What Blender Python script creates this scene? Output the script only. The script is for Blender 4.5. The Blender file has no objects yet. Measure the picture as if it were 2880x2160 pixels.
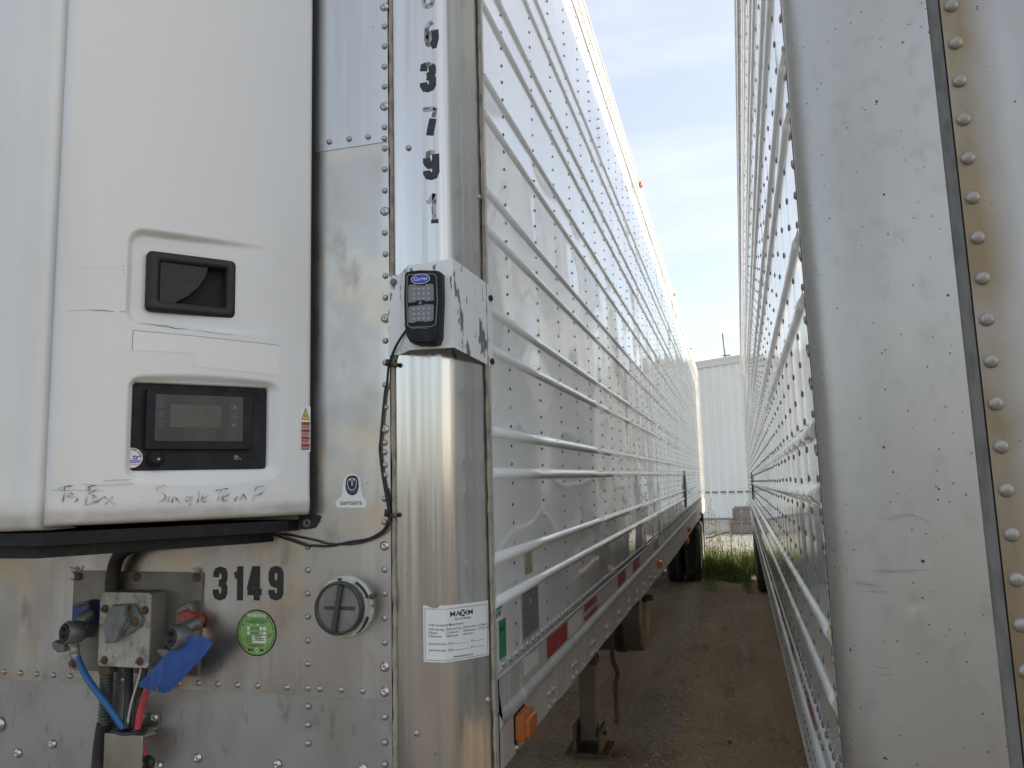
import bpy, bmesh, math, random
from mathutils import Vector, Matrix
random.seed(7)
R = math.radians
S = bpy.context.scene
COL = S.collection
PI = math.pi

# ---------------------------------------------------------------- camera
FPX, PW, PH = 2180.0, 2880.0, 2160.0
YAW, PITCH, ROLL = -0.26831195, 0.12256824, -0.02592522
CAMZ = 1.9
_cy, _sy, _cp, _sp = math.cos(YAW), math.sin(YAW), math.cos(PITCH), math.sin(PITCH)
FW = Vector((_sy*_cp, _cy*_cp, _sp))
_r0 = Vector((_cy, -_sy, 0)); _u0 = _r0.cross(FW)
RT = math.cos(ROLL)*_r0 + math.sin(ROLL)*_u0
UP = -math.sin(ROLL)*_r0 + math.cos(ROLL)*_u0
EYE = Vector((0, 0, CAMZ))
cd = bpy.data.cameras.new('camera'); cam = bpy.data.objects.new('camera', cd); COL.objects.link(cam)
cam.matrix_world = Matrix(((RT.x, UP.x, -FW.x, 0), (RT.y, UP.y, -FW.y, 0), (RT.z, UP.z, -FW.z, CAMZ), (0, 0, 0, 1)))
cd.sensor_width = 36; cd.lens = FPX/PW*36; cd.clip_start = 0.02; cd.clip_end = 3000
S.camera = cam

# ---------------------------------------------------------------- sky, sun, exposure
SUN_EL, SUN_AZ = R(17.5), R(72)          # azimuth from +Y towards +X
w = bpy.data.worlds.new('World'); S.world = w; w.use_nodes = True
nt = w.node_tree; nt.nodes.clear()
out = nt.nodes.new('ShaderNodeOutputWorld'); bg = nt.nodes.new('ShaderNodeBackground')
sky = nt.nodes.new('ShaderNodeTexSky'); sky.sky_type = 'NISHITA'; sky.sun_disc = False
sky.sun_elevation = SUN_EL; sky.sun_rotation = SUN_AZ
sky.air_density = 1.0; sky.dust_density = 3.0; sky.ozone_density = 1.0; sky.altitude = 200
tc = nt.nodes.new('ShaderNodeTexCoord'); mp = nt.nodes.new('ShaderNodeMapping')
mp.inputs['Scale'].default_value = (1.2, 1.2, 6.0); mp.inputs['Rotation'].default_value = (0.15, 0.1, 0.3)
nz = nt.nodes.new('ShaderNodeTexNoise'); nz.inputs['Scale'].default_value = 2.2; nz.inputs['Detail'].default_value = 4; nz.inputs['Roughness'].default_value = 0.6
cr = nt.nodes.new('ShaderNodeValToRGB'); cr.color_ramp.elements[0].position = 0.40; cr.color_ramp.elements[1].position = 0.80
cr.color_ramp.elements[0].color = (0.32, 0.32, 0.32, 1); cr.color_ramp.elements[1].color = (0.53, 0.53, 0.53, 1)
mx = nt.nodes.new('ShaderNodeMixRGB'); mx.inputs['Color2'].default_value = (4.9, 4.85, 4.9, 1)
L = nt.links.new
L(tc.outputs['Generated'], mp.inputs['Vector']); L(mp.outputs['Vector'], nz.inputs['Vector']); L(nz.outputs['Fac'], cr.inputs['Fac'])
L(cr.outputs['Color'], mx.inputs['Fac']); L(sky.outputs['Color'], mx.inputs['Color1']); L(mx.outputs['Color'], bg.inputs['Color'])
bg.inputs['Strength'].default_value = 0.15
L(bg.outputs['Background'], out.inputs['Surface'])
sd = bpy.data.lights.new('sun', 'SUN'); sd.energy = 3.2; sd.angle = R(0.5); sd.color = (1.0, 0.92, 0.82)
sun = bpy.data.objects.new('sun', sd); COL.objects.link(sun)
sdir = Vector((math.sin(SUN_AZ)*math.cos(SUN_EL), math.cos(SUN_AZ)*math.cos(SUN_EL), math.sin(SUN_EL)))
sun.rotation_euler = sdir.to_track_quat('Z', 'Y').to_euler(); sun.location = sdir*60
S.view_settings.view_transform = 'Standard'; S.view_settings.look = 'None'
S.view_settings.gamma = 1.0; S.view_settings.use_curve_mapping = False
S.view_settings.exposure = 0.97
S.cycles.max_bounces = 12; S.cycles.diffuse_bounces = 6; S.cycles.glossy_bounces = 8
S.cycles.use_denoising = True

# ---------------------------------------------------------------- helpers: materials
def ND(nt, t, **k):
    n = nt.nodes.new(t)
    for a, b in k.items(): setattr(n, a, b)
    return n
MATS = {}
def mat(name, col, rough=0.5, metal=0.0, noise=None, rvar=None, bumps=(), coat=0.0, spots=None, streak=None, band=None, spec=0.5, trans=0.0, wave=None, emit=None, coord='Object'):
    """col base colour; noise=(colour2, scale(x,y,z), lo, hi, detail) list of stains; bumps=[(scale xyz, strength, distance, detail)]"""
    m = bpy.data.materials.new(name); m.use_nodes = True; MATS[name] = m
    nt = m.node_tree; b = nt.nodes['Principled BSDF']
    tcn = ND(nt, 'ShaderNodeTexCoord')
    def noise_node(sc, detail=4, rough=0.55, off=(0, 0, 0)):
        mpn = ND(nt, 'ShaderNodeMapping'); mpn.inputs['Scale'].default_value = sc; mpn.inputs['Location'].default_value = off
        nn = ND(nt, 'ShaderNodeTexNoise'); nn.inputs['Scale'].default_value = 1.0; nn.inputs['Detail'].default_value = detail; nn.inputs['Roughness'].default_value = rough
        nt.links.new(tcn.outputs[coord], mpn.inputs['Vector']); nt.links.new(mpn.outputs['Vector'], nn.inputs['Vector'])
        return nn.outputs['Fac']
    def ramp(fac, lo, hi):
        r = ND(nt, 'ShaderNodeMapRange'); r.inputs['From Min'].default_value = lo; r.inputs['From Max'].default_value = hi
        nt.links.new(fac, r.inputs['Value']); return r.outputs['Result']
    c = None
    b.inputs['Base Color'].default_value = (*col, 1)
    def mixc(fac, c2):
        nonlocal c
        mxn = ND(nt, 'ShaderNodeMixRGB'); mxn.inputs['Color2'].default_value = (*c2, 1)
        if c is None: mxn.inputs['Color1'].default_value = (*col, 1)
        else: nt.links.new(c, mxn.inputs['Color1'])
        nt.links.new(fac, mxn.inputs['Fac']); c = mxn.outputs['Color']
    for i, s_ in enumerate(noise or []):
        c2, sc, lo, hi, det = s_
        mixc(ramp(noise_node(sc, det, off=(i*3.1, i*1.7, i*2.3)), lo, hi), c2)
    if band:                        # a stain that follows a line: (axis, centre, halfwidth, colour, breakup scale)
        for ax, ce, hw, c2, sc in band:
            sep = ND(nt, 'ShaderNodeSeparateXYZ'); nt.links.new(tcn.outputs[coord], sep.inputs[0])
            su = ND(nt, 'ShaderNodeMath', operation='SUBTRACT'); su.inputs[1].default_value = ce; nt.links.new(sep.outputs[ax], su.inputs[0])
            ab = ND(nt, 'ShaderNodeMath', operation='ABSOLUTE'); nt.links.new(su.outputs[0], ab.inputs[0])
            a = ramp(ab.outputs[0], hw, hw*0.15)
            nn = ramp(noise_node(sc, 5), 0.10, 0.60)
            mu = ND(nt, 'ShaderNodeMath', operation='MULTIPLY'); nt.links.new(a, mu.inputs[0]); nt.links.new(nn, mu.inputs[1])
            mixc(mu.outputs[0], c2)
    if spots:                       # small specks: (colour, scale, size, density)
        for c2, sc, size, dens in spots:
            vo = ND(nt, 'ShaderNodeTexVoronoi'); vo.inputs['Scale'].default_value = sc; nt.links.new(tcn.outputs[coord], vo.inputs['Vector'])
            wn = ND(nt, 'ShaderNodeTexWhiteNoise'); nt.links.new(vo.outputs['Position'], wn.inputs['Vector'])
            nn = noise_node((sc*2.2, sc*2.2, sc*2.2), 3)
            ad = ND(nt, 'ShaderNodeMath', operation='MULTIPLY_ADD'); ad.inputs[1].default_value = 0.22; nt.links.new(nn, ad.inputs[0]); nt.links.new(vo.outputs['Distance'], ad.inputs[2])
            near = ND(nt, 'ShaderNodeMath', operation='LESS_THAN'); near.inputs[1].default_value = size + 0.11; nt.links.new(ad.outputs[0], near.inputs[0])
            sel = ND(nt, 'ShaderNodeMath', operation='LESS_THAN'); sel.inputs[1].default_value = dens; nt.links.new(wn.outputs['Value'], sel.inputs[0])
            mu = ND(nt, 'ShaderNodeMath', operation='MULTIPLY'); nt.links.new(near.outputs[0], mu.inputs[0]); nt.links.new(sel.outputs[0], mu.inputs[1])
            mixc(mu.outputs[0], c2)
    if c is not None: nt.links.new(c, b.inputs['Base Color'])
    b.inputs['Roughness'].default_value = rough; b.inputs['Metallic'].default_value = metal
    b.inputs['Specular IOR Level'].default_value = spec
    if trans: b.inputs['Transmission Weight'].default_value = trans
    if rvar:
        sc, lo, hi = rvar
        r = ND(nt, 'ShaderNodeMapRange'); r.inputs['From Min'].default_value = 0.3; r.inputs['From Max'].default_value = 0.7
        r.inputs['To Min'].default_value = lo; r.inputs['To Max'].default_value = hi
        nt.links.new(noise_node(sc, 4, off=(9, 4, 2)), r.inputs['Value']); nt.links.new(r.outputs['Result'], b.inputs['Roughness'])
    if coat: b.inputs['Coat Weight'].default_value = coat; b.inputs['Coat Roughness'].default_value = 0.04
    prev = None
    for i, (sc, st, dist, det) in enumerate(bumps):
        bp = ND(nt, 'ShaderNodeBump'); bp.inputs['Strength'].default_value = st; bp.inputs['Distance'].default_value = dist
        nt.links.new(noise_node(sc, det, off=(i*5.3, 2.2, i)), bp.inputs['Height'])
        if prev: nt.links.new(prev, bp.inputs['Normal'])
        prev = bp.outputs['Normal']
    if wave:                        # sheet bulging between rivet columns: (axis, period, offset, distance, strength)
        ax, per, off, dist, st = wave
        sep = ND(nt, 'ShaderNodeSeparateXYZ'); nt.links.new(tcn.outputs[coord], sep.inputs[0])
        ma = ND(nt, 'ShaderNodeMath', operation='MULTIPLY_ADD'); ma.inputs[1].default_value = PI/per; ma.inputs[2].default_value = -off*PI/per
        nt.links.new(sep.outputs[ax], ma.inputs[0])
        si = ND(nt, 'ShaderNodeMath', operation='SINE'); nt.links.new(ma.outputs[0], si.inputs[0])
        ab = ND(nt, 'ShaderNodeMath', operation='ABSOLUTE'); nt.links.new(si.outputs[0], ab.inputs[0])
        pw = ND(nt, 'ShaderNodeMath', operation='POWER'); pw.inputs[1].default_value = 0.6; nt.links.new(ab.outputs[0], pw.inputs[0])
        am = noise_node((0.5, 0.9, 2.5), 2, off=(3, 8, 1))
        mu = ND(nt, 'ShaderNodeMath', operation='MULTIPLY'); nt.links.new(pw.outputs[0], mu.inputs[0]); nt.links.new(am, mu.inputs[1])
        bp = ND(nt, 'ShaderNodeBump'); bp.inputs['Strength'].default_value = st; bp.inputs['Distance'].default_value = dist
        nt.links.new(mu.outputs[0], bp.inputs['Height'])
        if prev: nt.links.new(prev, bp.inputs['Normal'])
        prev = bp.outputs['Normal']
    if prev:
        nt.links.new(prev, b.inputs['Normal'])
        if coat: nt.links.new(prev, b.inputs['Coat Normal'])
    if emit: b.inputs['Emission Color'].default_value = (*emit, 1); b.inputs['Emission Strength'].default_value = 1
    return m

# ---------------------------------------------------------------- helpers: meshes
class MB:
    def __init__(s): s.v = []; s.f = []; s.m = []; s.sm = []
    def face(s, idx, mi=0, sm=False): s.f.append(idx); s.m.append(mi); s.sm.append(sm)
    def add(s, vs, fs, mi=0, sm=False):
        o = len(s.v); s.v += [Vector(p) for p in vs]
        for f in fs: s.face([i+o for i in f], mi, sm)
        return s
    def box(s, a, b, mi=0):
        x0, y0, z0 = a; x1, y1, z1 = b
        return s.add([(x0,y0,z0),(x1,y0,z0),(x1,y1,z0),(x0,y1,z0),(x0,y0,z1),(x1,y0,z1),(x1,y1,z1),(x0,y1,z1)],
                     [(0,3,2,1),(4,5,6,7),(0,1,5,4),(1,2,6,5),(2,3,7,6),(3,0,4,7)], mi)
    def tube(s, path, r, n=10, mi=0, caps=True, rfun=None):
        path = [Vector(p) for p in path]; o = len(s.v); k = len(path); N = None
        for i, p in enumerate(path):
            t = (path[min(i+1, k-1)] - path[max(i-1, 0)]).normalized()
            if N is None: N = t.orthogonal().normalized()
            N = (N - t*N.dot(t)).normalized(); B = t.cross(N)
            rr = r if rfun is None else rfun(i)
            for j in range(n):
                a = 2*PI*j/n; s.v.append(p + (N*math.cos(a) + B*math.sin(a))*rr)
        for i in range(k-1):
            for j in range(n):
                a, b = o+i*n+j, o+i*n+(j+1) % n
                s.face([a, b, b+n, a+n], mi, True)
        if caps:
            s.face([o+j for j in range(n)][::-1], mi); s.face([o+(k-1)*n+j for j in range(n)], mi)
        return s
    def lathe(s, o_, axis, prof, n=24, mi=0, sm=True, ex=None):
        o_ = Vector(o_); ax = Vector(axis).normalized(); e1 = ax.orthogonal().normalized() if ex is None else Vector(ex); e2 = ax.cross(e1); o = len(s.v)
        for (r, h) in prof:
            for j in range(n):
                a = 2*PI*j/n; s.v.append(o_ + ax*h + (e1*math.cos(a) + e2*math.sin(a))*max(r, 1e-5))
        for i in range(len(prof)-1):
            for j in range(n):
                a, b = o+i*n+j, o+i*n+(j+1) % n
                s.face([a, b, b+n, a+n], mi, sm)
        return s
    def dome(s, c, nrm, r, h=None, n=8, mi=0, ey=None, flat=0.0):
        h = r*0.6 if h is None else h
        s.lathe(Vector(c) - Vector(nrm)*0.0006, nrm, [(r, 0), (r*0.92, h*0.45), (r*0.6, h*0.85), (r*max(0.12, flat), h)], n, mi)
        o = len(s.v) - n; s.face(list(range(o, o+n)), mi, True); return s
    def poly(s, F, pts, w=0.0, mi=0):
        return s.add([F.p(u, v, w) for u, v in pts], [list(range(len(pts)))], mi)
    def prism(s, F, pts, w0, w1, mi=0, bev=0.0):
        n = len(pts); rings = [(pts, w0), (pts, w1)]
        if bev: rings = [(pts, w0), (pts, w1-bev), (inset(pts, bev), w1)]
        o = len(s.v)
        for q, w_ in rings: s.v += [F.p(u, v, w_) for u, v in q]
        for k in range(len(rings)-1):
            for j in range(n):
                a, b = o+k*n+j, o+k*n+(j+1) % n
                s.face([a, b, b+n, a+n], mi, bev > 0 and k > 0)
        s.face([o+(len(rings)-1)*n+j for j in range(n)], mi); s.face([o+j for j in range(n)][::-1], mi)
        return s
    def ribbon(s, F, pts, wd, w=0.0, mi=0, taper=None):
        n = len(pts); P = [Vector(p) for p in pts]; o = len(s.v)
        closed = (P[0]-P[-1]).length < 1e-6
        for i, p in enumerate(P):
            a = P[i-1] if i > 0 else (P[-2] if closed else p); b = P[i+1] if i < n-1 else (P[1] if closed else p)
            t = Vector((0, 0))
            d1 = (p-a).normalized() if (p-a).length > 1e-9 else None; d2 = (b-p).normalized() if (b-p).length > 1e-9 else None
            d1 = d1 or d2; d2 = d2 or d1; t = (d1+d2).normalized()
            nn = Vector((-t.y, t.x)); k = 1/max(0.5, nn.dot(Vector((-d1.y, d1.x))))
            hw = wd/2*k*(taper(i/(n-1)) if taper else 1)
            for q in (p+nn*hw, p-nn*hw): s.v.append(F.p(q.x, q.y, w))
        for i in range(n-1): s.face([o+2*i+1, o+2*i+3, o+2*i+2, o+2*i], mi)
        return s
    def text(s, F, string, u, v, h, w=0.0, mi=0, sx=1.0, bold=0.0, align='CENTER', shear=0.0, maxw=None):
        vs, fs, bb = glyphs(string, bold)
        k = h/0.7; wid = (bb[1]-bb[0])*k*sx
        if maxw and wid > maxw: sx *= maxw/wid; wid = maxw
        u0 = u - (wid/2 if align == 'CENTER' else 0 if align == 'LEFT' else wid)
        s.add([F.p(u0+(x-bb[0])*k*sx+shear*y*k, v+y*k, w) for x, y in vs], fs, mi); return s
    def build(s, name, mats, parent=None, smooth=None):
        me = bpy.data.meshes.new(name); me.from_pydata(s.v, [], s.f)
        for m_ in (mats if isinstance(mats, (list, tuple)) else [mats]): me.materials.append(m_)
        me.polygons.foreach_set('material_index', s.m)
        me.polygons.foreach_set('use_smooth', s.sm if smooth is None else [smooth]*len(s.f)); me.update()
        o = bpy.data.objects.new(name, me); COL.objects.link(o)
        if parent is not None: attach(o, parent)
        return o
def attach(o, parent):
    o.parent = parent; o.matrix_parent_inverse = Matrix.Translation(-world_loc(parent))
def world_loc(o):
    return o.location.copy() if o.parent is None else o.matrix_parent_inverse.translation + o.location + world_loc(o.parent)
def inset(pts, d):
    n = len(pts); cx = sum(p[0] for p in pts)/n; cy = sum(p[1] for p in pts)/n
    r = []
    for x, y in pts:
        l = math.hypot(x-cx, y-cy); r.append((cx+(x-cx)*(1-d/l), cy+(y-cy)*(1-d/l)))
    return r
_G = {}
def glyphs(string, bold):
    key = (string, bold)
    if key not in _G:
        c = bpy.data.curves.new('t', 'FONT'); c.body = string; c.size = 1; c.resolution_u = 2; c.offset = bold
        o = bpy.data.objects.new('t', c); COL.objects.link(o)
        me = o.evaluated_get(bpy.context.evaluated_depsgraph_get()).to_mesh() if False else bpy.data.meshes.new_from_object(o.evaluated_get(bpy.context.evaluated_depsgraph_get()))
        vs = [(v.co.x, v.co.y) for v in me.vertices]; fs = [list(p.vertices) for p in me.polygons]
        bpy.data.objects.remove(o); bpy.data.meshes.remove(me)
        xs = [v[0] for v in vs] or [0]; _G[key] = (vs, fs, (min(xs), max(xs)))
    return _G[key]
class Frame:
    def __init__(s, o, ex, ey, en): s.o, s.ex, s.ey, s.en = Vector(o), Vector(ex).normalized(), Vector(ey).normalized(), Vector(en).normalized()
    def p(s, u, v, w=0.0): return s.o + s.ex*u + s.ey*v + s.en*w
    def px(s, x, y, w=0.0):          # where the photograph's pixel (x, y of 2880x2160) lies on this real surface
        d = (x-PW/2)/FPX*RT - (y-PH/2)/FPX*UP + FW
        o = s.o + s.en*w; t = (o-EYE).dot(s.en)/d.dot(s.en); q = EYE + d*t - s.o
        return (q.dot(s.ex), q.dot(s.ey))
def rrect(u0, v0, u1, v1, r, n=4):
    P = []
    for cx, cy, a0 in ((u1-r, v1-r, 0), (u0+r, v1-r, 90), (u0+r, v0+r, 180), (u1-r, v0+r, 270)):
        for i in range(n+1):
            a = R(a0+90*i/n); P.append((cx+r*math.cos(a), cy+r*math.sin(a)))
    return P
def circ(u, v, r, n=32, rv=None):
    return [(u+r*math.cos(2*PI*i/n), v+(rv or r)*math.sin(2*PI*i/n)) for i in range(n)]
def crop(ox, oy, k): return lambda x, y: (ox+x*k, oy+y*k)
def thing(name, label, cat, loc, group=None):
    o = bpy.data.objects.new(name, None); COL.objects.link(o); o.location = loc; o.empty_display_size = 0.1
    return tag(o, label, cat, group)
def tag(o, label, cat, group=None):
    o['label'] = label; o['category'] = cat
    if group: o['group'] = group
    return o
def struct(o): o['kind'] = 'structure'; return o
def stuff(o): o['kind'] = 'stuff'; return o
def lab(o, s_): o['label'] = s_; return o
def dupe(o, parent, matrix):         # a copy of a part, sharing its mesh
    c = o.copy(); COL.objects.link(c); c.parent = parent
    c.matrix_parent_inverse = Matrix.Translation(-world_loc(parent)) @ matrix
    return c
def smooth_path(pts, n=6):
    P = [Vector(p) for p in pts]; out_ = []
    for i in range(len(P)-1):
        p0, p1, p2, p3 = P[max(i-1, 0)], P[i], P[i+1], P[min(i+2, len(P)-1)]
        for k in range(n):
            t = k/n
            out_.append(0.5*((2*p1)+(p2-p0)*t+(2*p0-5*p1+4*p2-p3)*t*t+(3*p1-p0-3*p2+p3)*t**3))
    return out_ + [P[-1]]
XYZ = Frame((0, 0, 0), (1, 0, 0), (0, 1, 0), (0, 0, 1))

# heavy condensed digits as stroke centre lines in a 0.58 x 1 box
_loop = [(.38,.55),(.32,.40),(.19,.36),(.06,.40),(0,.50),(0,.68),(.06,.77),(.19,.80),(.32,.77),(.38,.68)]
DIG = {'3': [[(0,.58),(0,.68),(.06,.77),(.19,.80),(.32,.77),(.38,.68),(.38,.54),(.32,.44),(.14,.41)], [(.14,.412),(.32,.38),(.38,.29),(.38,.12),(.32,.03),(.19,0),(.06,.03),(0,.12),(0,.22)]],
       '1': [[(.22,.9),(.22,-.1)], [(-.02,.62),(.13,.66),(.22,.74)]],
       '4': [[(.30,.9),(.30,-.1)], [(.22,.88),(-.02,.2)], [(-.1,.15),(.5,.15)]],
       '9': [_loop+[(.38,.55)], [(.38,.6),(.38,.12),(.32,.03),(.19,0),(.06,.03),(0,.12),(0,.2)]],
       '6': [[(.38-x,.8-y) for x, y in _loop]+[(0,.25)], [(0,.2),(0,.68),(.06,.77),(.19,.80),(.32,.77),(.38,.68),(.38,.6)]],
       '7': [[(-.08,.80),(.46,.80)], [(.38,.78),(.30,.5),(.2,.2),(.15,-.1)]],
       '0': [[(0,.12),(0,.68),(.06,.77),(.19,.80),(.32,.77),(.38,.68),(.38,.12),(.32,.03),(.19,0),(.06,.03),(0,.12)]]}
def digit(mb, F, d, u, v, h, w=0.001, mi=0, sx=1.0, wd=0.2, only=None):
    for k, st in enumerate(DIG[d]):
        if only and k not in only: continue
        mb.ribbon(F, [(u+(x+.1)*h*sx, v+(y+.1)*h) for x, y in st], wd*h*(1+sx)/2, w+k*0.00015, mi)

# ---------------------------------------------------------------- materials
ALU = mat('aluminium_sheet', (.47,.46,.45), .34, .92, noise=[((.43,.395,.35), (3,3,1.6), .42, .72, 6), ((.58,.58,.585), (16,16,.7), .5, .75, 3), ((.52,.46,.38), (6,6,7), .52, .64, 7), ((.28,.24,.19), (9,9,5), .60, .74, 7)],
          rvar=((7,7,5), .18, .46), bumps=[((1.6,1.6,1.1), .25, .02, 2), ((260,260,5), .05, .001, 2)], spots=[((.2,.18,.16), 26, .04, .10)])
ALUB = mat('aluminium_sheet_dull', (.43,.425,.41), .46, .85, noise=[((.33,.315,.29), (5,5,3), .45, .75, 6), ((.25,.235,.21), (40,40,14), .6, .78, 4)],
           rvar=((8,8,8), .40, .56), bumps=[((240,240,40), .06, .001, 2)], spots=[((.16,.15,.13), 40, .03, .12)])
ALUC = mat('aluminium_sheet_clean', (.53,.52,.505), .32, .92, noise=[((.47,.46,.45), (4,4,.8), .45, .7, 5), ((.58,.575,.565), (18,18,.7), .5, .75, 3)], rvar=((6,6,1), .24, .40), bumps=[((1.6,1.6,1.1), .22, .02, 2), ((260,260,5), .05, .001, 2)], spots=[((.2,.18,.16), 26, .04, .10)])
POST = mat('polished_aluminium', (.60,.58,.55), .16, 1.0, noise=[((.50,.485,.465), (6,6,.5), .45, .75, 4), ((.46,.45,.43), (70,70,1.2), .5, .72, 3)], rvar=((60,60,1.0), .07, .30), bumps=[((3,3,.5), .10, .010, 1)], spots=[((.2,.18,.16), 22, .03, .10)])
POSTD = mat('weathered_aluminium', (.42,.405,.38), .40, .88, noise=[((.45,.435,.41), (7,7,1.0), .42, .68, 5), ((.375,.36,.34), (34,34,26), .52, .76, 5)],
            rvar=((6,6,2), .30, .50), bumps=[((2.2,2.2,1.5), .2, .012, 2)], spots=[((.13,.125,.12), 75, .10, .40), ((.08,.075,.07), 30, .07, .22)])
PANELD = mat('weathered_panel', (.41,.40,.385), .48, .8, noise=[((.46,.455,.44), (9,9,4), .45, .7, 5), ((.42,.38,.32), (16,16,9), .6, .8, 5)],
             band=[(0, .398, .066, (.25,.19,.115), (7,7,4))], rvar=((7,7,5), .40, .58), spots=[((.10,.09,.08), 60, .09, .25)], bumps=[((4,4,4), .15, .008, 3)])
WHITE = mat('white_painted_sheet', (.86,.86,.845), .16, .0, noise=[((.79,.79,.77), (1.5,1.2,1.5), .5, .85, 5)], rvar=((2,1,2), .08, .18), coat=.7,
            wave=(1, .3056, 1.984+.047, .005, .14), bumps=[((.1,1.3,1.7), .55, .06, 1)], spots=[((.2,.2,.19), 9, .012, .12)])
WHITER = mat('white_sheet_mirrorlike', (.82,.825,.81), .09, .0, noise=[((.76,.76,.73), (1.5,1.2,1.5), .5, .85, 5)], rvar=((2,1,2), .07, .18), coat=.5,
             wave=(1, .204, 1.4456, .006, .24), bumps=[((.1,1.8,1.4), .18, .025, 1)])
RAILW = mat('rail_white_weathered', (.62,.62,.60), .38, .25, noise=[((.48,.48,.45), (6,5,9), .45, .72, 5)], bumps=[((20,14,30), .1, .002, 3)])
RAILA = mat('rail_aluminium', (.52,.52,.50), .45, .3, noise=[((.47,.46,.42), (6,9,6), .45, .7, 6), ((.66,.66,.64), (3,30,3), .5, .7, 3)], rvar=((9,9,9), .36, .55), bumps=[((60,60,60), .06, .001, 3)])
RIV = mat('rivet_metal', (.42,.41,.39), .42, .8)
RIVB = mat('rivet_bright', (.55,.54,.52), .34, .9)
RIVD = mat('rivet_dark', (.15,.15,.145), .5, .5)  # dark reflections on the domes are put into this base grey
SEAL = mat('sealant', (.36,.32,.25), .8, 0, noise=[((.18,.16,.13), (60,60,26), .45, .7, 5)], bumps=[((200,200,120), .5, .003, 3)])
SEALG = mat('sealant_grey', (.155,.148,.138), .75, 0, noise=[((.11,.105,.095), (60,60,18), .45, .65, 5)], spots=[((.6,.6,.58), 80, .03, .07)])
GAP = mat('dark_gap', (.012,.012,.013), .8)
DOORW = mat('textured_white_plastic', (.72,.715,.70), .45, 0, band=[(2, 1.838, .055, (.47,.44,.40), (14,14,22))], noise=[((.63,.62,.595), (3,3,1.2), .50, .80, 6), ((.45,.43,.40), (9,9,5), .72, .9, 6)], bumps=[((150,150,150), .22, .0025, 3)], spots=[((.05,.05,.05), 9, .012, .22)])
SMOOTHW = mat('smooth_white_decal', (.735,.73,.715), .36)
BLK = mat('black_plastic', (.010,.011,.013), .5, spec=.22, noise=[((.022,.022,.024), (40,40,40), .5, .7, 5)], bumps=[((300,300,300), .12, .0008, 2)])
BLKS = mat('black_satin', (.008,.009,.013), .4, spec=.25, rvar=((30,30,30), .35, .6), spots=[((.28,.29,.31), 70, .02, .10)])
RUB = mat('black_rubber', (.016,.016,.016), .55, noise=[((.045,.042,.038), (20,20,20), .5, .75, 5)], bumps=[((90,90,90), .2, .001, 3)])
RUSTB = mat('rusty_black_steel', (.014,.013,.0125), .5, .2, noise=[((.075,.038,.018), (22,22,22), .58, .74, 6)], spots=[((.20,.20,.21), 130, .07, .22)], bumps=[((160,160,160), .3, .001, 3)])
SCREEN = mat('display_glass', (.035,.038,.037), .22, 0, noise=[((.065,.068,.064), (20,20,6), .45, .75, 5)], spec=.3)
LCD = mat('display_lcd', (.088,.091,.080), .3, 0, noise=[((.062,.068,.055), (16,16,8), .45, .7, 4)], spec=.3)
LCDK = mat('display_marking', (.030,.034,.045), .3)
LCDW = mat('display_arrow', (.12,.13,.14), .3)
INK = mat('black_vinyl', (.012,.013,.015), .35, noise=[((.03,.035,.035), (60,60,60), .5, .75, 4)])
MARK = mat('faded_marker_ink', (.16,.16,.17), .6, noise=[((.55,.55,.54), (70,70,70), .45, .62, 4)])
GHOST = mat('adhesive_residue', (.50,.49,.47), .6, .2, noise=[((.14,.135,.13), (60,60,40), .48, .58, 4)])
PAPER = mat('white_vinyl_label', (.76,.76,.74), .4)
GREENL = mat('green_vinyl', (.23,.40,.12), .45)
GREEND = mat('green_label', (.02,.22,.07), .45)
TEAL = mat('teal_label', (.05,.28,.25), .45)
CREAM = mat('cream_label', (.52,.45,.28), .55, noise=[((.44,.38,.24), (30,30,30), .45, .7, 4)])
PLATE = mat('engraved_plate', (.30,.31,.33), .5, .3)
PLATEK = mat('plate_print', (.055,.06,.07), .5)
REDL = mat('red_reflective', (.42,.03,.045), .35, 0, noise=[((.30,.025,.04), (30,30,30), .4, .7, 3)])
SILVL = mat('silver_reflective', (.66,.65,.60), .4)
REDP = mat('red_print', (.55,.05,.04), .5)
YELP = mat('yellow_print', (.72,.55,.14), .5)
BLUEP = mat('blue_print', (.04,.06,.42), .45)
NAVY = mat('navy_print', (.012,.014,.045), .45)
GALV = mat('galvanised_steel', (.20,.21,.22), .5, .5, noise=[((.12,.125,.13), (60,60,60), .45, .7, 5)])
CHIPW = mat('chipped_white_paint', (.80,.80,.785), .5, 0, noise=[((.155,.165,.175), (14,22,7), .60, .62, 7), ((.16,.165,.17), (70,70,16), .64, .66, 4)], bumps=[((40,40,40), .1, .001, 2)])
DIRTM = mat('dirty_cast_aluminium', (.42,.41,.36), .55, .35, noise=[((.20,.185,.15), (28,28,28), .48, .7, 6), ((.085,.07,.055), (60,60,60), .6, .75, 5)], bumps=[((120,120,120), .3, .001, 4)])
CASTG = mat('grey_cast_metal', (.185,.19,.185), .5, .45, noise=[((.11,.11,.105), (45,45,45), .45, .7, 5)], bumps=[((160,160,160), .3, .0008, 3)])
GREYP = mat('grey_painted_metal', (.17,.18,.175), .5, 0, noise=[((.11,.115,.11), (40,40,40), .5, .75, 5)])
BOXG = mat('grey_box_plastic', (.20,.195,.18), .55, 0, noise=[((.15,.145,.13), (14,14,14), .45, .7, 5)])
STEELD = mat('dull_steel_plate', (.26,.245,.22), .48, .7, noise=[((.16,.145,.125), (9,9,6), .42, .68, 6), ((.12,.07,.035), (10,10,10), .66, .78, 5)], bumps=[((60,60,60), .08, .001, 3)])
RUST = mat('rusted_bolt', (.13,.072,.042), .75, .2, noise=[((.22,.18,.15), (120,120,120), .5, .7, 4)], bumps=[((300,300,300), .5, .001, 3)])
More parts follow.
